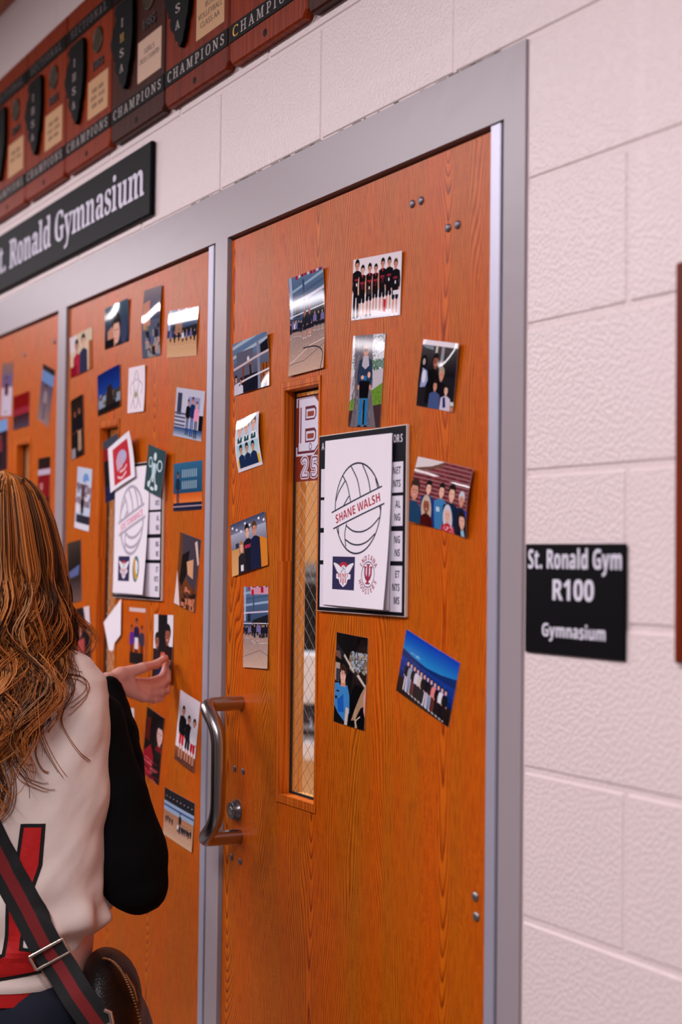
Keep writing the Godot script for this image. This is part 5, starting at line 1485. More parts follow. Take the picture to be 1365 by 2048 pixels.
# ---------------------------------------------------------------- the woman seen from behind
# bones: [from, to, radius there, radius here]; the field is their smooth union, meshed as surface nets
func skin_over(b: B, bones: Array, cell: float, k: float, rough = null) -> void:
	var lo := Vector3(INF, INF, INF)
	var hi := -lo
	for q in bones:
		var r: float = maxf(q[2], q[3]) + 3.0 * cell + k
		for p in [q[0], q[1]]:
			lo = lo.min(p - Vector3.ONE * r); hi = hi.max(p + Vector3.ONE * r)
	var nx := int((hi.x - lo.x) / cell) + 2
	var ny := int((hi.y - lo.y) / cell) + 2
	var nz := int((hi.z - lo.z) / cell) + 2
	var f := PackedFloat32Array()
	f.resize(nx * ny * nz)
	f.fill(9.0)
	for q in bones:
		var a: Vector3 = q[0]
		var d: Vector3 = q[1] - q[0]
		var dd := maxf(d.length_squared(), 1e-9)
		var ra: float = q[2]
		var rb: float = q[3]
		var m := maxf(ra, rb) + k + 2.0 * cell
		var p0 := (a.min(q[1]) - Vector3.ONE * m - lo) / cell
		var p1 := (a.max(q[1]) + Vector3.ONE * m - lo) / cell
		for z in range(maxi(0, int(p0.z)), mini(nz - 1, int(p1.z) + 1)):
			for y in range(maxi(0, int(p0.y)), mini(ny - 1, int(p1.y) + 1)):
				var row := (z * ny + y) * nx
				for x in range(maxi(0, int(p0.x)), mini(nx - 1, int(p1.x) + 1)):
					var p := lo + Vector3(x, y, z) * cell - a
					var t := clampf(p.dot(d) / dd, 0.0, 1.0)
					var s := (p - d * t).length() - (ra + (rb - ra) * t)
					var o := f[row + x]
					var h := maxf(k - absf(o - s), 0.0) / k
					f[row + x] = minf(o, s) - h * h * k * 0.25
	if rough != null:
		for z in nz:
			for y in ny:
				for x in nx:
					var i := (z * ny + y) * nx + x
					if absf(f[i]) < 4.0 * cell: f[i] += rough.call(lo + Vector3(x, y, z) * cell)
	var at := PackedInt32Array()
	at.resize(nx * ny * nz)
	at.fill(-1)
	var first := b.v.size()
	var sy := nx
	var sz := nx * ny
	var off := [0, 1, sy, sy + 1, sz, sz + 1, sz + sy, sz + sy + 1]
	var edges := [[0, 1], [2, 3], [4, 5], [6, 7], [0, 2], [1, 3], [4, 6], [5, 7], [0, 4], [1, 5], [2, 6], [3, 7]]
	var corner := [Vector3(0, 0, 0), Vector3(1, 0, 0), Vector3(0, 1, 0), Vector3(1, 1, 0), Vector3(0, 0, 1), Vector3(1, 0, 1), Vector3(0, 1, 1), Vector3(1, 1, 1)]
	for z in nz - 1:
		for y in ny - 1:
			for x in nx - 1:
				var i := z * sz + y * sy + x
				var c0 := f[i]
				if c0 > 3.0 * cell or c0 < -3.0 * cell: continue
				var inside := 0
				for e in 8:
					if f[i + off[e]] < 0.0: inside += 1
				if inside == 0 or inside == 8: continue
				var sum := Vector3.ZERO
				var cnt := 0
				for e in edges:
					var g0 := f[i + off[e[0]]]
					var g1 := f[i + off[e[1]]]
					if (g0 < 0.0) != (g1 < 0.0):
						var u := g0 / (g0 - g1)
						sum += corner[e[0]] + (corner[e[1]] - corner[e[0]]) * u
						cnt += 1
				at[i] = b.vert(lo + (Vector3(x, y, z) + sum / cnt) * cell, Vector3.ZERO)
	for z in range(1, nz - 1):
		for y in range(1, ny - 1):
			for x in range(1, nx - 1):
				var i := z * sz + y * sy + x
				var g := f[i]
				if absf(g) > 3.0 * cell: continue
				var neg := g < 0.0
				if (f[i + 1] < 0.0) != neg: net_quad(b, at, i - sy - sz, i - sz, i, i - sy, neg)
				if (f[i + sy] < 0.0) != neg: net_quad(b, at, i - 1 - sz, i - 1, i, i - sz, neg)
				if (f[i + sz] < 0.0) != neg: net_quad(b, at, i - 1 - sy, i - sy, i, i - 1, neg)
	b.smooth(first)

func net_quad(b: B, at: PackedInt32Array, p: int, q: int, r: int, s: int, neg: bool) -> void:
	if at[p] < 0 or at[q] < 0 or at[r] < 0 or at[s] < 0: return
	if neg: b.quad_i(at[p], at[q], at[r], at[s])
	else: b.quad_i(at[s], at[r], at[q], at[p])

const MID := -0.022         # the spine, across
var fold_noise: FastNoiseLite

func ring_of(table: Array, y: float) -> Vector3:      # (half width, half depth, shift in depth) of the torso at that height
	for k in table.size() - 1:
		var a: Array = table[k]
		var c: Array = table[k + 1]
		if y <= c[0]:
			var t: float = clampf((y - a[0]) / (c[0] - a[0]), 0.0, 1.0)
			t = t * t * (3.0 - 2.0 * t) * 0.5 + t * 0.5
			return Vector3(lerpf(a[1], c[1], t), lerpf(a[2], c[2], t), lerpf(a[3], c[3], t))
	var e: Array = table[-1]
	return Vector3(e[1], e[2], e[3])

var TORSO := [[0.762, 0.150, 0.112, 0.0], [0.800, 0.152, 0.114, 0.0], [0.835, 0.166, 0.124, 0.0], [0.868, 0.200, 0.130, 0.0], [0.915, 0.194, 0.122, 0.0], [0.99, 0.200, 0.116, 0.0], [1.08, 0.203, 0.116, 0.0], [1.167, 0.205, 0.117, 0.0], [1.23, 0.200, 0.113, 0.0], [1.285, 0.190, 0.100, -0.002], [1.318, 0.164, 0.086, -0.006], [1.345, 0.120, 0.072, -0.010], [1.368, 0.078, 0.058, -0.012], [1.385, 0.066, 0.054, -0.014]]

func torso_point(a: float, y: float) -> Vector3:       # a = 0 faces backwards, to the camera
	var r := ring_of(TORSO, y)
	var s := sin(a)
	var c := cos(a)
	var n := 2.5
	var k := pow(pow(absf(s), n) + pow(absf(c), n), -1.0 / n)
	var p := Vector3(MID + r.x * s * k, y, r.z + r.y * c * k)
	# folds: drag lines towards the raised arm, gathers above the hem
	var w := smoothstep(1.36, 1.2, y)
	var out := Vector3(s, 0.0, c)
	var d := fold_noise.get_noise_3d(p.x * 90.0 - p.y * 40.0, p.y * 26.0, p.z * 60.0) * 0.008 * w
	var g := smoothstep(0.98, 0.86, y) * smoothstep(0.80, 0.85, y)
	d += g * 0.007 * sin(a * 13.0 + y * 30.0) + g * 0.006 * sin(a * 7.0 - y * 55.0)
	d += 0.003 * smoothstep(0.35, 1.3, a) * sin((p.y + p.x * 0.9) * 52.0) * smoothstep(0.9, 1.05, y) * smoothstep(1.33, 1.2, y)
	if y < 0.815: d = 0.0025 * sin((y - 0.762) * 190.0)
	return p + out * d

func back_z(x: float, y: float) -> float:              # the back of the shirt at (x, y)
	var r := ring_of(TORSO, y)
	var a := asin(clampf((x - MID) / r.x, -0.98, 0.98)) * 0.9
	var best := 9.0
	for k in 14:
		var p := torso_point(a, y)
		var e := x - p.x
		if absf(e) < 0.0004: break
		a = clampf(a + e / r.x * 0.8, -1.45, 1.45)
	return torso_point(a, y).z

func build_person() -> void:
	fold_noise = FastNoiseLite.new()
	fold_noise.seed = 9
	fold_noise.frequency = 0.12
	fold_noise.fractal_octaves = 3
	var o := thing("person", Vector3(-0.9221, 0.0, 0.429), deg_to_rad(59.6253))
	tag(o, "woman with long reddish blonde hair reaching to pin a print on the second door", "person")
	var skin := mat(rgb(228, 168, 152), 0.5)
	skin.subsurf_scatter_enabled = true
	skin.subsurf_scatter_strength = 0.12
	var V := func(x: float, y: float, z: float) -> Vector3: return Vector3(x, y, z)
	var c := MID
	# body
	var bones := [
		[Vector3(c - 0.075, 0.86, 0), Vector3(c + 0.075, 0.86, 0), 0.088, 0.088],
		[Vector3(c, 0.9, -0.005), Vector3(c, 1.2, -0.005), 0.088, 0.095],
		[Vector3(c - 0.085, 1.2, -0.01), Vector3(c + 0.085, 1.2, -0.01), 0.078, 0.078],
		[Vector3(c - 0.115, 1.262, -0.01), Vector3(c + 0.115, 1.262, -0.01), 0.036, 0.036],
		[Vector3(c, 1.3, -0.015), Vector3(c, 1.45, -0.015), 0.054, 0.05],
		[Vector3(c, 1.535, -0.005), Vector3(c, 1.562, -0.015), 0.082, 0.076],
		[Vector3(c, 1.50, -0.06), Vector3(c, 1.48, -0.07), 0.056, 0.04],
		[Vector3(c, 1.525, -0.10), Vector3(c, 1.505, -0.112), 0.012, 0.013],
		[Vector3(c - 0.03, 1.545, -0.082), Vector3(c + 0.03, 1.545, -0.082), 0.016, 0.016],
		[Vector3(c - 0.018, 1.475, -0.104), Vector3(c + 0.018, 1.475, -0.104), 0.008, 0.008],
		[Vector3(c - 0.083, 1.535, -0.015), Vector3(c - 0.083, 1.505, -0.015), 0.014, 0.01],
		[Vector3(c + 0.083, 1.535, -0.015), Vector3(c + 0.083, 1.505, -0.015), 0.014, 0.01],
		[Vector3(0.120, 1.235, -0.012), Vector3(0.222, 0.96, -0.045), 0.040, 0.036],
		[Vector3(0.222, 0.96, -0.045), Vector3(0.1283, 1.2548, -0.275), 0.04, 0.024],
		[Vector3(c - 0.142, 1.235, -0.012), Vector3(c - 0.23, 1.0, 0.01), 0.040, 0.037],
		[Vector3(c - 0.23, 1.0, 0.01), Vector3(c - 0.215, 0.775, -0.08), 0.037, 0.024]]
	for sg in [-1.0, 1.0]:
		bones.append([Vector3(c + sg * 0.085, 0.82, 0), Vector3(c + sg * 0.095, 0.45, 0.0), 0.09, 0.058])
		bones.append([Vector3(c + sg * 0.095, 0.45, 0), Vector3(c + sg * 0.1, 0.09, 0.03), 0.058, 0.036])
		bones.append([Vector3(c + sg * 0.1, 0.055, 0.03), Vector3(c + sg * 0.105, 0.04, -0.12), 0.038, 0.03])
	var b := B.new()
	skin_over(b, bones, 0.011, 0.03)
	# the raised right hand: palm, four fingers, thumb; pinching the print
	var W := Vector3(0.1283, 1.2548, -0.2869)
	var iM := Vector3(0.1873, 1.2452, -0.3923)
	var mM := Vector3(0.1901, 1.2337, -0.3777)
	var rM := Vector3(0.1902, 1.2252, -0.3680)
	var pM := Vector3(0.1877, 1.2199, -0.3531)
	var tC := Vector3(0.1475, 1.2690, -0.3090)
	var tM := Vector3(0.1850, 1.2800, -0.3470)
	var tI := Vector3(0.2072, 1.2845, -0.3960)
	var hand := [
		[Vector3(0.1283, 1.2548, -0.262), W, 0.0215, 0.0195],
		[W, tC, 0.0175, 0.0155], [tC, tM, 0.0145, 0.0105], [tM, tI, 0.0100, 0.0086], [tI, Vector3(0.2208, 1.2950, -0.4345), 0.0088, 0.0068],
		[W, iM, 0.0165, 0.0110], [W, mM, 0.0165, 0.0112], [W, rM, 0.0155, 0.0108], [W, pM, 0.0145, 0.0100],
		[Vector3(0.158, 1.262, -0.322), Vector3(0.168, 1.238, -0.334), 0.0140, 0.013]]
	for f in [
		[iM, Vector3(0.2128, 1.2525, -0.4390), Vector3(0.2197, 1.2669, -0.4510), Vector3(0.2225, 1.2875, -0.4490), 0.0096],
		[mM, Vector3(0.2141, 1.2391, -0.4275), Vector3(0.2246, 1.2485, -0.4460), Vector3(0.2259, 1.2625, -0.4515), 0.0100],
		[rM, Vector3(0.2125, 1.2247, -0.4200), Vector3(0.2234, 1.2262, -0.4420), Vector3(0.2261, 1.2349, -0.4505), 0.0095],
		[pM, Vector3(0.2026, 1.2110, -0.3985), Vector3(0.2124, 1.2105, -0.4270), Vector3(0.2166, 1.2170, -0.4400), 0.0082]]:
		hand.append([f[0], f[1], f[4], f[4] * 0.88])
		hand.append([f[1], f[2], f[4] * 0.86, f[4] * 0.78])
		hand.append([f[2], f[3], f[4] * 0.78, f[4] * 0.64])
	skin_over(b, hand, 0.0020, 0.0045)
	# the left hand hanging relaxed
	var lw := Vector3(c - 0.215, 0.775, -0.08)
	var lh := [[lw + Vector3(0, 0.02, 0.008), lw, 0.023, 0.021]]
	for k in 4:
		var root := lw + Vector3(0.004, -0.088 + 0.006 * absf(k - 1.2), -0.035 + 0.021 * k - 0.006)
		var ln: float = [0.038, 0.042, 0.039, 0.031][k]
		lh.append([lw, root, 0.016, 0.0105])
		lh.append([root, root + Vector3(0.008, -ln, -0.004), 0.0098, 0.0086])
		lh.append([root + Vector3(0.008, -ln, -0.004), root + Vector3(0.022, -ln * 1.6, -0.006), 0.0086, 0.0078])
		lh.append([root + Vector3(0.022, -ln * 1.6, -0.006), root + Vector3(0.038, -ln * 1.9, -0.006), 0.0078, 0.0064])
	lh.append([lw, lw + Vector3(0.012, -0.04, -0.038), 0.018, 0.013])
	lh.append([lw + Vector3(0.012, -0.04, -0.038), lw + Vector3(0.026, -0.078, -0.05), 0.0115, 0.0092])
	lh.append([lw + Vector3(0.026, -0.078, -0.05), lw + Vector3(0.034, -0.102, -0.05), 0.009, 0.0072])
	skin_over(b, lh, 0.0032, 0.007)
	put("body", [b, skin], o)
	# fingernails of thumb and two fingers
	var nb := B.new()
	for q in [[Vector3(0.2198, 1.3000, -0.4310), Vector3(0.2158, 1.2990, -0.4240)], [Vector3(0.2290, 1.2880, -0.4480), Vector3(0.2285, 1.2800, -0.4490)]]:
		nb.tube([q[0], q[1]], [0.0042, 0.0045], 10, true, 0.3)
	put("fingernail", [nb, mat(rgb(222, 168, 158), 0.25)], o)
	# sweatshirt: cream trunk, black sleeves
	var cream := mat(rgb(238, 221, 211), 0.85)
	cream.rim_enabled = true
	cream.rim = 0.3
	bumpy(cream, 0.2, 0.08, 0.25, 2, 15, 256)
	var black := mat(rgb(7, 7, 8), 0.9, 0.0, 0.25)
	var red := mat(rgb(190, 10, 12), 0.7)
	var t := B.new()
	t.grid(func(u: float, v: float) -> Vector3: return torso_point(u * TAU - PI, lerpf(0.762, 1.385, v)), 120, 90)
	var shirt := put("sweatshirt", [t, cream], o)
	var cuff := B.new()
	cuff.grid(func(u: float, v: float) -> Vector3:
		var p := torso_point(u * TAU - PI, 0.775)
		return Vector3(MID + (p.x - MID) * (0.975 - 0.02 * v), lerpf(0.778, 0.738, v), p.z * (0.975 - 0.02 * v)), 90, 3)
	put("undershirt_hem", [cuff, red], o)
	var rag := func(p: Vector3) -> float: return fold_noise.get_noise_3d(p.x * 70.0, p.y * 70.0, p.z * 70.0) * 0.006
	var sl := B.new()
	skin_over(sl, [
		[Vector3(0.122, 1.225, -0.022), Vector3(0.148, 1.2055, -0.026), 0.050, 0.052],
		[Vector3(0.148, 1.2055, -0.026), Vector3(0.182, 1.078, -0.032), 0.052, 0.058],
		[Vector3(0.182, 1.078, -0.032), Vector3(0.213, 0.965, -0.036), 0.058, 0.065],
		[Vector3(0.213, 0.965, -0.036), Vector3(0.228, 0.918, -0.036), 0.064, 0.057],
		[Vector3(0.205, 0.930, -0.045), Vector3(0.140, 0.962, -0.05), 0.054, 0.052],
		[Vector3(0.208, 0.950, -0.055), Vector3(0.155, 1.16, -0.20), 0.058, 0.044],
		[Vector3(0.155, 1.16, -0.20), Vector3(0.133, 1.243, -0.258), 0.042, 0.030]], 0.009, 0.012, rag)
	put("sleeve", [sl, black], o)
	var sl2 := B.new()
	skin_over(sl2, [
		[Vector3(c - 0.144, 1.225, -0.022), Vector3(c - 0.20, 1.12, 0.0), 0.052, 0.064],
		[Vector3(c - 0.20, 1.12, 0.0), Vector3(c - 0.23, 1.0, 0.01), 0.064, 0.06],
		[Vector3(c - 0.23, 1.0, 0.01), Vector3(c - 0.217, 0.80, -0.07), 0.058, 0.038]], 0.011, 0.02, rag)
	put("sleeve", [sl2, black], o)
	# red block letter with a black outline, sewn on the back
	var sew := func(pts: Array, lift: float, thick: float, m: Material, called: String, parent: Node) -> Node:
		var q := PackedVector2Array()
		for p in pts: q.append(Vector2(p[0], p[1]))
		var tb := B.new()
		var cellsz := 0.009
		# cut the outline into small cells so that it follows the cloth
		var lo := q[0]
		var hi := q[0]
		for p in q:
			lo = lo.min(p); hi = hi.max(p)
		var y := lo.y
		while y < hi.y:
			var x := lo.x
			while x < hi.x:
				var box := PackedVector2Array([Vector2(x, y), Vector2(x + cellsz, y), Vector2(x + cellsz, y + cellsz), Vector2(x, y + cellsz)])
				for piece in Geometry2D.intersect_polygons(q, box):
					if Geometry2D.is_polygon_clockwise(piece): continue
					var tri := Geometry2D.triangulate_polygon(piece)
					for k in range(0, tri.size(), 3):
						var f3 := []
						for j in 3:
							var p := piece[tri[k + j]]
							f3.append(Vector3(p.x, p.y, back_z(p.x, p.y) + lift + thick))
						if ((f3[1] - f3[0]).cross(f3[2] - f3[0])).z < 0.0: f3.reverse()
						tb.poly(f3)
				x += cellsz
			y += cellsz
		var mm := q.size()
		if Geometry2D.is_polygon_clockwise(q): q.reverse()
		for k in mm:
			var a := q[k]
			var e := q[(k + 1) % mm]
			var n := maxi(1, int(a.distance_to(e) / cellsz))
			for j in n:
				var p0 := a.lerp(e, float(j) / n)
				var p1 := a.lerp(e, float(j + 1) / n)
				var z0 := back_z(p0.x, p0.y)
				var z1 := back_z(p1.x, p1.y)
				tb.poly([Vector3(p0.x, p0.y, z0 - 0.002), Vector3(p1.x, p1.y, z1 - 0.002), Vector3(p1.x, p1.y, z1 + lift + thick), Vector3(p0.x, p0.y, z0 + lift + thick)])
		return put(called, [tb, m], parent)
	var letter := LETTER
	var grown := Geometry2D.offset_polygon(PackedVector2Array(letter.map(func(p: Array) -> Vector2: return Vector2(p[0], p[1]))), 0.0062, Geometry2D.JOIN_MITER)
	var edge := []
	for p in grown[0]: edge.append([p.x, p.y])
	sew.call(edge, 0.0, 0.0012, mat(rgb(9, 9, 10), 0.85), "letter_outline", shirt)
	sew.call(letter, 0.0008, 0.0014, red, "letter_patch", shirt)
	# jeans and shoes (below the picture)
	var denim := bumpy(mat(rgb(22, 28, 46), 0.85), 0.3, 0.05, 0.3, 2, 16, 256)
	var j := B.new()
	var legs := [[Vector3(c - 0.06, 0.80, 0.0), Vector3(c + 0.06, 0.80, 0.0), 0.078, 0.078], [Vector3(c - 0.068, 0.715, 0.004), Vector3(c + 0.068, 0.715, 0.004), 0.095, 0.095]]
	for sg in [-1.0, 1.0]:
		legs.append([Vector3(c + sg * 0.075, 0.72, 0), Vector3(c + sg * 0.095, 0.45, 0.0), 0.1, 0.07])
		legs.append([Vector3(c + sg * 0.095, 0.45, 0), Vector3(c + sg * 0.1, 0.1, 0.03), 0.07, 0.055])
	skin_over(j, legs, 0.012, 0.03)
	put("jeans", [j, denim], o)
	for sg in [-1.0, 1.0]:
		var s := B.new()
		skin_over(s, [[Vector3(c + sg * 0.1, 0.05, 0.04), Vector3(c + sg * 0.105, 0.045, -0.11), 0.045, 0.04], [Vector3(c + sg * 0.105, 0.042, -0.11), Vector3(c + sg * 0.106, 0.038, -0.145), 0.04, 0.033], [Vector3(c + sg * 0.1, 0.08, 0.035), Vector3(c + sg * 0.1, 0.1, 0.03), 0.045, 0.044]], 0.01, 0.02)
		put("shoe", [s, mat(rgb(225, 224, 222), 0.6)], o)
	build_hair(o)

var LETTER := [[0.052, 1.0430], [0.081, 1.0430], [0.077, 0.9800], [0.062, 0.93], [0.050, 0.855], [0.049, 0.838], [0.071, 0.836], [0.076, 0.7995], [0.006, 0.7890], [0.010, 0.822], [0.026, 0.828], [0.030, 0.862], [0.032, 0.93], [0.045, 0.985]]

func hair_ring(y: float) -> Vector2:           # half width and depth of the falling hair at that height
	var t := [[1.00, 0.045, 0.150], [1.08, 0.062, 0.150], [1.167, 0.080, 0.148], [1.22, 0.105, 0.146], [1.28, 0.122, 0.140], [1.352, 0.118, 0.122], [1.40, 0.110, 0.112], [1.462, 0.101, 0.106], [1.515, 0.093, 0.104], [1.567, 0.080, 0.098], [1.615, 0.062, 0.080], [1.64, 0.042, 0.052], [1.655, 0.0, 0.0]]
	for k in t.size() - 1:
		if y <= t[k + 1][0]:
			var u: float = clampf((y - t[k][0]) / (t[k + 1][0] - t[k][0]), 0.0, 1.0)
			return Vector2(lerpf(t[k][1], t[k + 1][1], u), lerpf(t[k][2], t[k + 1][2], u))
	return Vector2.ZERO

func build_hair(o: Node3D) -> void:
	var rng := RandomNumberGenerator.new()
	rng.seed = 23
	# the mass under the strands
	var m := B.new()
	m.grid(func(u: float, v: float) -> Vector3:
		var a := u * TAU - PI
		var y := lerpf(1.25, 1.652, v)
		var r := hair_ring(y) * 0.88
		var front := smoothstep(1.7, 2.4, absf(a))
		var bottom := smoothstep(1.42, 1.28, y)
		return Vector3(MID + r.x * (1.0 - 0.25 * bottom) * sin(a), y + front * maxf(0.0, 1.56 - y) * 0.9, -0.008 + r.y * cos(a) * (1.0 - 0.15 * front)), 48, 24)
	var under := mat(rgb(70, 34, 14), 0.6)
	var mass := put("hair", [m, under], o)
	var shades := [Color(0.055, 0.016, 0.004), Color(0.21, 0.060, 0.011), Color(0.42, 0.122, 0.022), Color(0.50, 0.185, 0.048), Color(0.66, 0.33, 0.15), Color(0.10, 0.029, 0.006), Color(0.33, 0.100, 0.018)]
	var b := B.new()
	var mt := mat(Color.WHITE, 0.42, 0.0, 0.35)
	mt.vertex_color_use_as_albedo = true
	for lock in 150:
		var a0 := rng.randf_range(-2.05, 2.05) if lock < 126 else rng.randf_range(0.2, 1.5)
		var depth := rng.randf_range(0.88, 1.05)
		var base: Color = shades[rng.randi() % shades.size()]
		var low := rng.randf_range(1.06, 1.33)
		if absf(a0) > 1.2: low = rng.randf_range(1.2, 1.36)
		if a0 > 0.45 and a0 < 1.2: low = rng.randf_range(1.15, 1.34)
		var ph := rng.randf() * TAU
		var fq := rng.randf_range(30.0, 50.0)
		var amp := rng.randf_range(0.009, 0.022)
		var n := 20
		if lock >= 126:
			n = 5; low = rng.randf_range(1.10, 1.26); amp *= 1.5
		var pull := rng.randf_range(-0.02, 0.025)
		for s in n:
			var da := rng.randfn(0.0, 0.060)
			var dz := rng.randfn(0.0, 0.035)
			var col := base * rng.randf_range(0.75, 1.3)
			col.a = 1.0
			b.col = col
			var top := rng.randf_range(1.60, 1.656)
			var end := low + rng.randfn(0.0, 0.03)
			var path := []
			var rad := []
			var steps := 30
			var ph2 := ph + rng.randfn(0.0, 0.16)
			for k in steps + 1:
				var t := float(k) / steps
				var y := lerpf(top, end, pow(t, 1.08))
				var r := hair_ring(y)
				var tip := smoothstep(0.55, 1.0, t)
				var a := a0 + da * (1.0 - 0.55 * tip) + pull * 6.0 * tip
				var hang := smoothstep(1.54, 1.32, y)
				var w := amp * hang
				var x := MID + r.x * (depth + dz) * sin(a) + w * sin(y * fq + ph2) + pull * tip
				var z := -0.008 + r.y * (depth + dz) * cos(a) + w * 0.8 * cos(y * fq * 0.9 + ph2 * 1.3)
				if y < 1.34 and cos(a) > 0.0:
					var bz := back_z(clampf(x, MID - 0.17, MID + 0.17), y) + 0.004 + 0.028 * absf(depth - 0.86) * 4.0 + absf(dz) * 0.1
					z = lerpf(maxf(z, bz), bz + w, hang * 0.75)
				path.append(Vector3(x, y, z))
				rad.append(0.0015 * (1.0 - 0.65 * t * t))
			b.tube(path, rad, 4, false)
	# loose curls lying on the shirt
	var curls := [
		[[0.118, 1.300], [0.128, 1.275], [0.116, 1.245], [0.112, 1.215], [0.135, 1.175], [0.160, 1.145]],
		[[0.085, 1.30], [0.135, 1.292], [0.146, 1.268], [0.128, 1.245], [0.118, 1.238]],
		[[0.08, 1.24], [0.076, 1.205], [0.090, 1.165], [0.112, 1.13]],
		[[0.060, 1.245], [0.040, 1.20], [0.030, 1.165], [0.045, 1.125], [0.080, 1.105], [0.095, 1.103]],
		[[0.075, 1.20], [0.070, 1.17], [0.080, 1.145], [0.092, 1.14]],
		[[0.045, 1.19], [0.042, 1.165], [0.055, 1.145], [0.068, 1.142]],
		[[0.05, 1.29], [0.075, 1.265], [0.082, 1.235], [0.066, 1.205]],
		[[0.02, 1.18], [0.035, 1.12], [0.030, 1.07], [0.002, 1.04], [-0.02, 1.035]],
		[[0.01, 1.16], [0.028, 1.11], [0.022, 1.065], [-0.005, 1.045]],
		[[-0.01, 1.15], [0.012, 1.10], [0.006, 1.06], [-0.02, 1.055]]]
	for q in curls:
		for s in 3:
			b.col = shades[[2, 6, 1][s]]
			var path := []
			var rad := []
			var jx := rng.randfn(0.0, 0.0045)
			var jy := rng.randfn(0.0, 0.007)
			for k in q.size() - 1:
				for u in 6:
					var g := func(i: int) -> Vector2:
						i = clampi(i, 0, q.size() - 1)
						return Vector2(q[i][0], q[i][1])
					var p: Vector2 = g.call(k).cubic_interpolate(g.call(k + 1), g.call(k - 1), g.call(k + 2), u / 6.0)
					p += Vector2(jx, jy) * (0.3 + 1.2 * (k + u / 6.0) / q.size())
					path.append(Vector3(p.x, p.y, back_z(p.x, p.y) + 0.003))
					rad.append(0.0008 * (1.0 - 0.5 * float(k) / q.size()))
			b.tube(path, rad, 4, false)
	var st := put("strands", [b, mt], mass)
	st.set_meta("kind", "stuff")

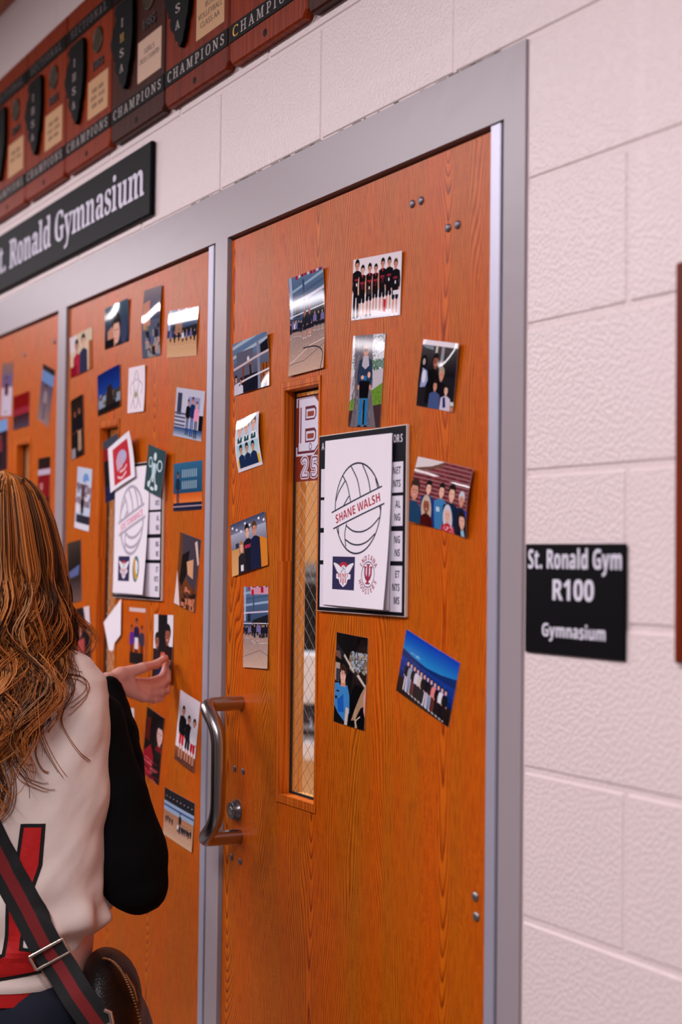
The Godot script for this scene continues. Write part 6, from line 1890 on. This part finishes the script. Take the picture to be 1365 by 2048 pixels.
# ---------------------------------------------------------------- shoulder bag on its striped strap
func build_bag() -> void:
	var o := thing("shoulder_bag", Vector3(-0.9221, 0.0, 0.429), deg_to_rad(59.6253))
	tag(o, "dark leather shoulder bag on a black and red striped strap across the woman's back", "bag")
	var leather := mat(rgb(13, 9, 8), 0.36, 0.0, 0.4)
	bumpy(leather, 0.1, 0.1, 0.3, 3, 18, 256)
	var body := B.new()
	var C := Vector3(0.208, 0.622, 0.030)
	body.grid(func(u: float, v: float) -> Vector3:
		var a := u * TAU
		var e := (v - 0.5) * PI
		var ce := pow(maxf(cos(e), 0.0), 0.8)
		var x := 0.062 * ce * cos(a)
		var z := 0.130 * ce * sin(a)
		var y := 0.195 * sin(e)
		x += 0.055 * (0.5 - (y + 0.195) / 0.39) + 0.004 * sin(y * 60.0 + z * 30.0)
		return C + Vector3(x, y, z), 48, 32, true)
	var bag := put("bag_body", [body, leather], o)
	var brass := mat(rgb(206, 160, 110), 0.3, 1.0)
	var silver := mat(rgb(226, 210, 196), 0.22, 1.0)
	# zipper along the crest
	var zp := B.new()
	var tape := B.new()
	var prev := []
	for k in 60:
		var t := k / 59.0
		var e := lerpf(0.98, -0.25, t) * PI * 0.5
		var y := 0.195 * sin(e)
		var x := 0.062 * pow(maxf(cos(e), 0.0), 0.8) * 0.93 + 0.055 * (0.5 - (y + 0.195) / 0.39) + 0.002
		var p := C + Vector3(x, y, 0.052)
		zp.box(p, Vector3(0.0045, 0.0022, 0.0055), 0.0005)
		prev.append(p)
	var zo := put("zipper_teeth", [zp, brass], bag)
	zo.set_meta("kind", "stuff")
	var pl := B.new()
	pl.tube([prev[16] + Vector3(0.003, 0.004, 0.002), prev[22] + Vector3(0.006, 0.004, 0.003), prev[26] + Vector3(0.006, 0.0, 0.003)], [0.003, 0.0045, 0.003], 8, true, 0.4)
	put("zipper_pull", [pl, brass], bag)
	# strap from the left shoulder down to the right hip, lying on the cloth
	var sides := STRAP
	var path := []
	for k in sides.size() - 1:
		for u in 10:
			var g := func(i: int) -> Array: return sides[clampi(i, 0, sides.size() - 1)]
			var p0: Array = g.call(k)
			var p1: Array = g.call(k + 1)
			var t := u / 10.0
			path.append([lerpf(p0[0], p1[0], t), lerpf(p0[1], p1[1], t)])
	path.append(sides[-1])
	var half := 0.0275
	var strips := [[-1.0, -0.36], [-0.36, 0.34], [0.34, 1.0]]
	var blackw := bumpy(mat(rgb(9, 9, 12), 0.75), 0.3, 0.03, 0.3, 2, 19, 256)
	var redw := bumpy(mat(rgb(118, 8, 14), 0.75), 0.3, 0.03, 0.3, 2, 20, 256)
	var bs := B.new()
	var rs := B.new()
	var zc := []
	for q in path:
		zc.append(lerpf(back_z(q[0], maxf(q[1], 0.80)) + 0.005, 0.162, smoothstep(0.90, 0.77, q[1])))
	for pass_k in 3:
		var old := zc.duplicate()
		for k in range(2, zc.size() - 2):
			zc[k] = maxf(old[k] - 0.001, (old[k - 2] + old[k - 1] + old[k] + old[k + 1] + old[k + 2]) / 5.0)
	var at := func(t: float, s: float, up: float) -> Vector3:
		var f := t * (path.size() - 1)
		var k := mini(int(f), path.size() - 2)
		var u := f - k
		var a: Array = path[maxi(k - 2, 0)]
		var c: Array = path[mini(k + 3, path.size() - 1)]
		var d := Vector2(c[0] - a[0], c[1] - a[1]).normalized()
		var nn := Vector2(-d.y, d.x) * half
		var x := lerpf(path[k][0], path[k + 1][0], u) + nn.x * s
		var y := lerpf(path[k][1], path[k + 1][1], u) + nn.y * s
		var z := lerpf(zc[k], zc[k + 1], u)
		var slope := 0.0
		if y > 0.90 and absf(x - MID) < 0.15: slope = (back_z(x, y) - back_z(x - nn.x * s, y - nn.y * s)) * 0.8
		return Vector3(x, y, z + maxf(slope, -0.012) + up)
	for e in 3:
		var tb: B = rs if e == 1 else bs
		var s0: float = strips[e][0]
		var s1: float = strips[e][1]
		tb.grid(func(u: float, v: float) -> Vector3: return at.call(v, lerpf(s0, s1, u), 0.0022), 3, 70)
		tb.grid(func(u: float, v: float) -> Vector3: return at.call(v, lerpf(s0, s1, u), 0.0), 3, 70, true)
	for k in 70:
		for sd in [-1.0, 1.0]:
			bs.poly([at.call(k / 70.0, sd, 0.0), at.call((k + 1) / 70.0, sd, 0.0), at.call((k + 1) / 70.0, sd, 0.0022), at.call(k / 70.0, sd, 0.0022)])
	var strap := put("strap", [bs, blackw], o)
	put("strap_stripe", [rs, redw], strap)
	# slide buckle: a rectangular loop of four rods
	var bk := B.new()
	var mid := Vector3(0.105, 0.838, 0.0)
	mid.z = lerpf(back_z(mid.x, mid.y) + 0.005, 0.162, smoothstep(0.90, 0.77, mid.y)) + 0.016
	var ax := Vector3(0.88, 0.475, -0.12).normalized()
	var ay := Vector3(-0.475, 0.88, 0.10).normalized()
	var w2 := 0.0305
	var h2 := 0.0125
	var cs := [mid - ax * w2 - ay * h2, mid + ax * w2 - ay * h2, mid + ax * w2 + ay * h2, mid - ax * w2 + ay * h2]
	for k in 4:
		bk.tube([cs[k], cs[(k + 1) % 4]], [0.003, 0.003] if k % 2 == 0 else [0.0026, 0.0026], 10)
	put("buckle", [bk, silver], strap)
	var ring := B.new()
	var rc := Vector3(0.200, 0.728, 0.180)
	ring.tube([rc + Vector3(-0.026, -0.022, 0), rc + Vector3(0.006, 0.004, 0.002), rc + Vector3(0.018, 0.012, 0), rc + Vector3(0.014, 0.028, 0), rc + Vector3(0.004, 0.032, 0)], [0.0035, 0.004, 0.0045, 0.004, 0.003], 10)
	put("snap_hook", [ring, silver], strap)

var STRAP := [[-0.16, 1.335], [-0.09, 1.20], [-0.021, 1.065], [0.03, 0.965], [0.105, 0.838], [0.168, 0.762], [0.215, 0.700]]
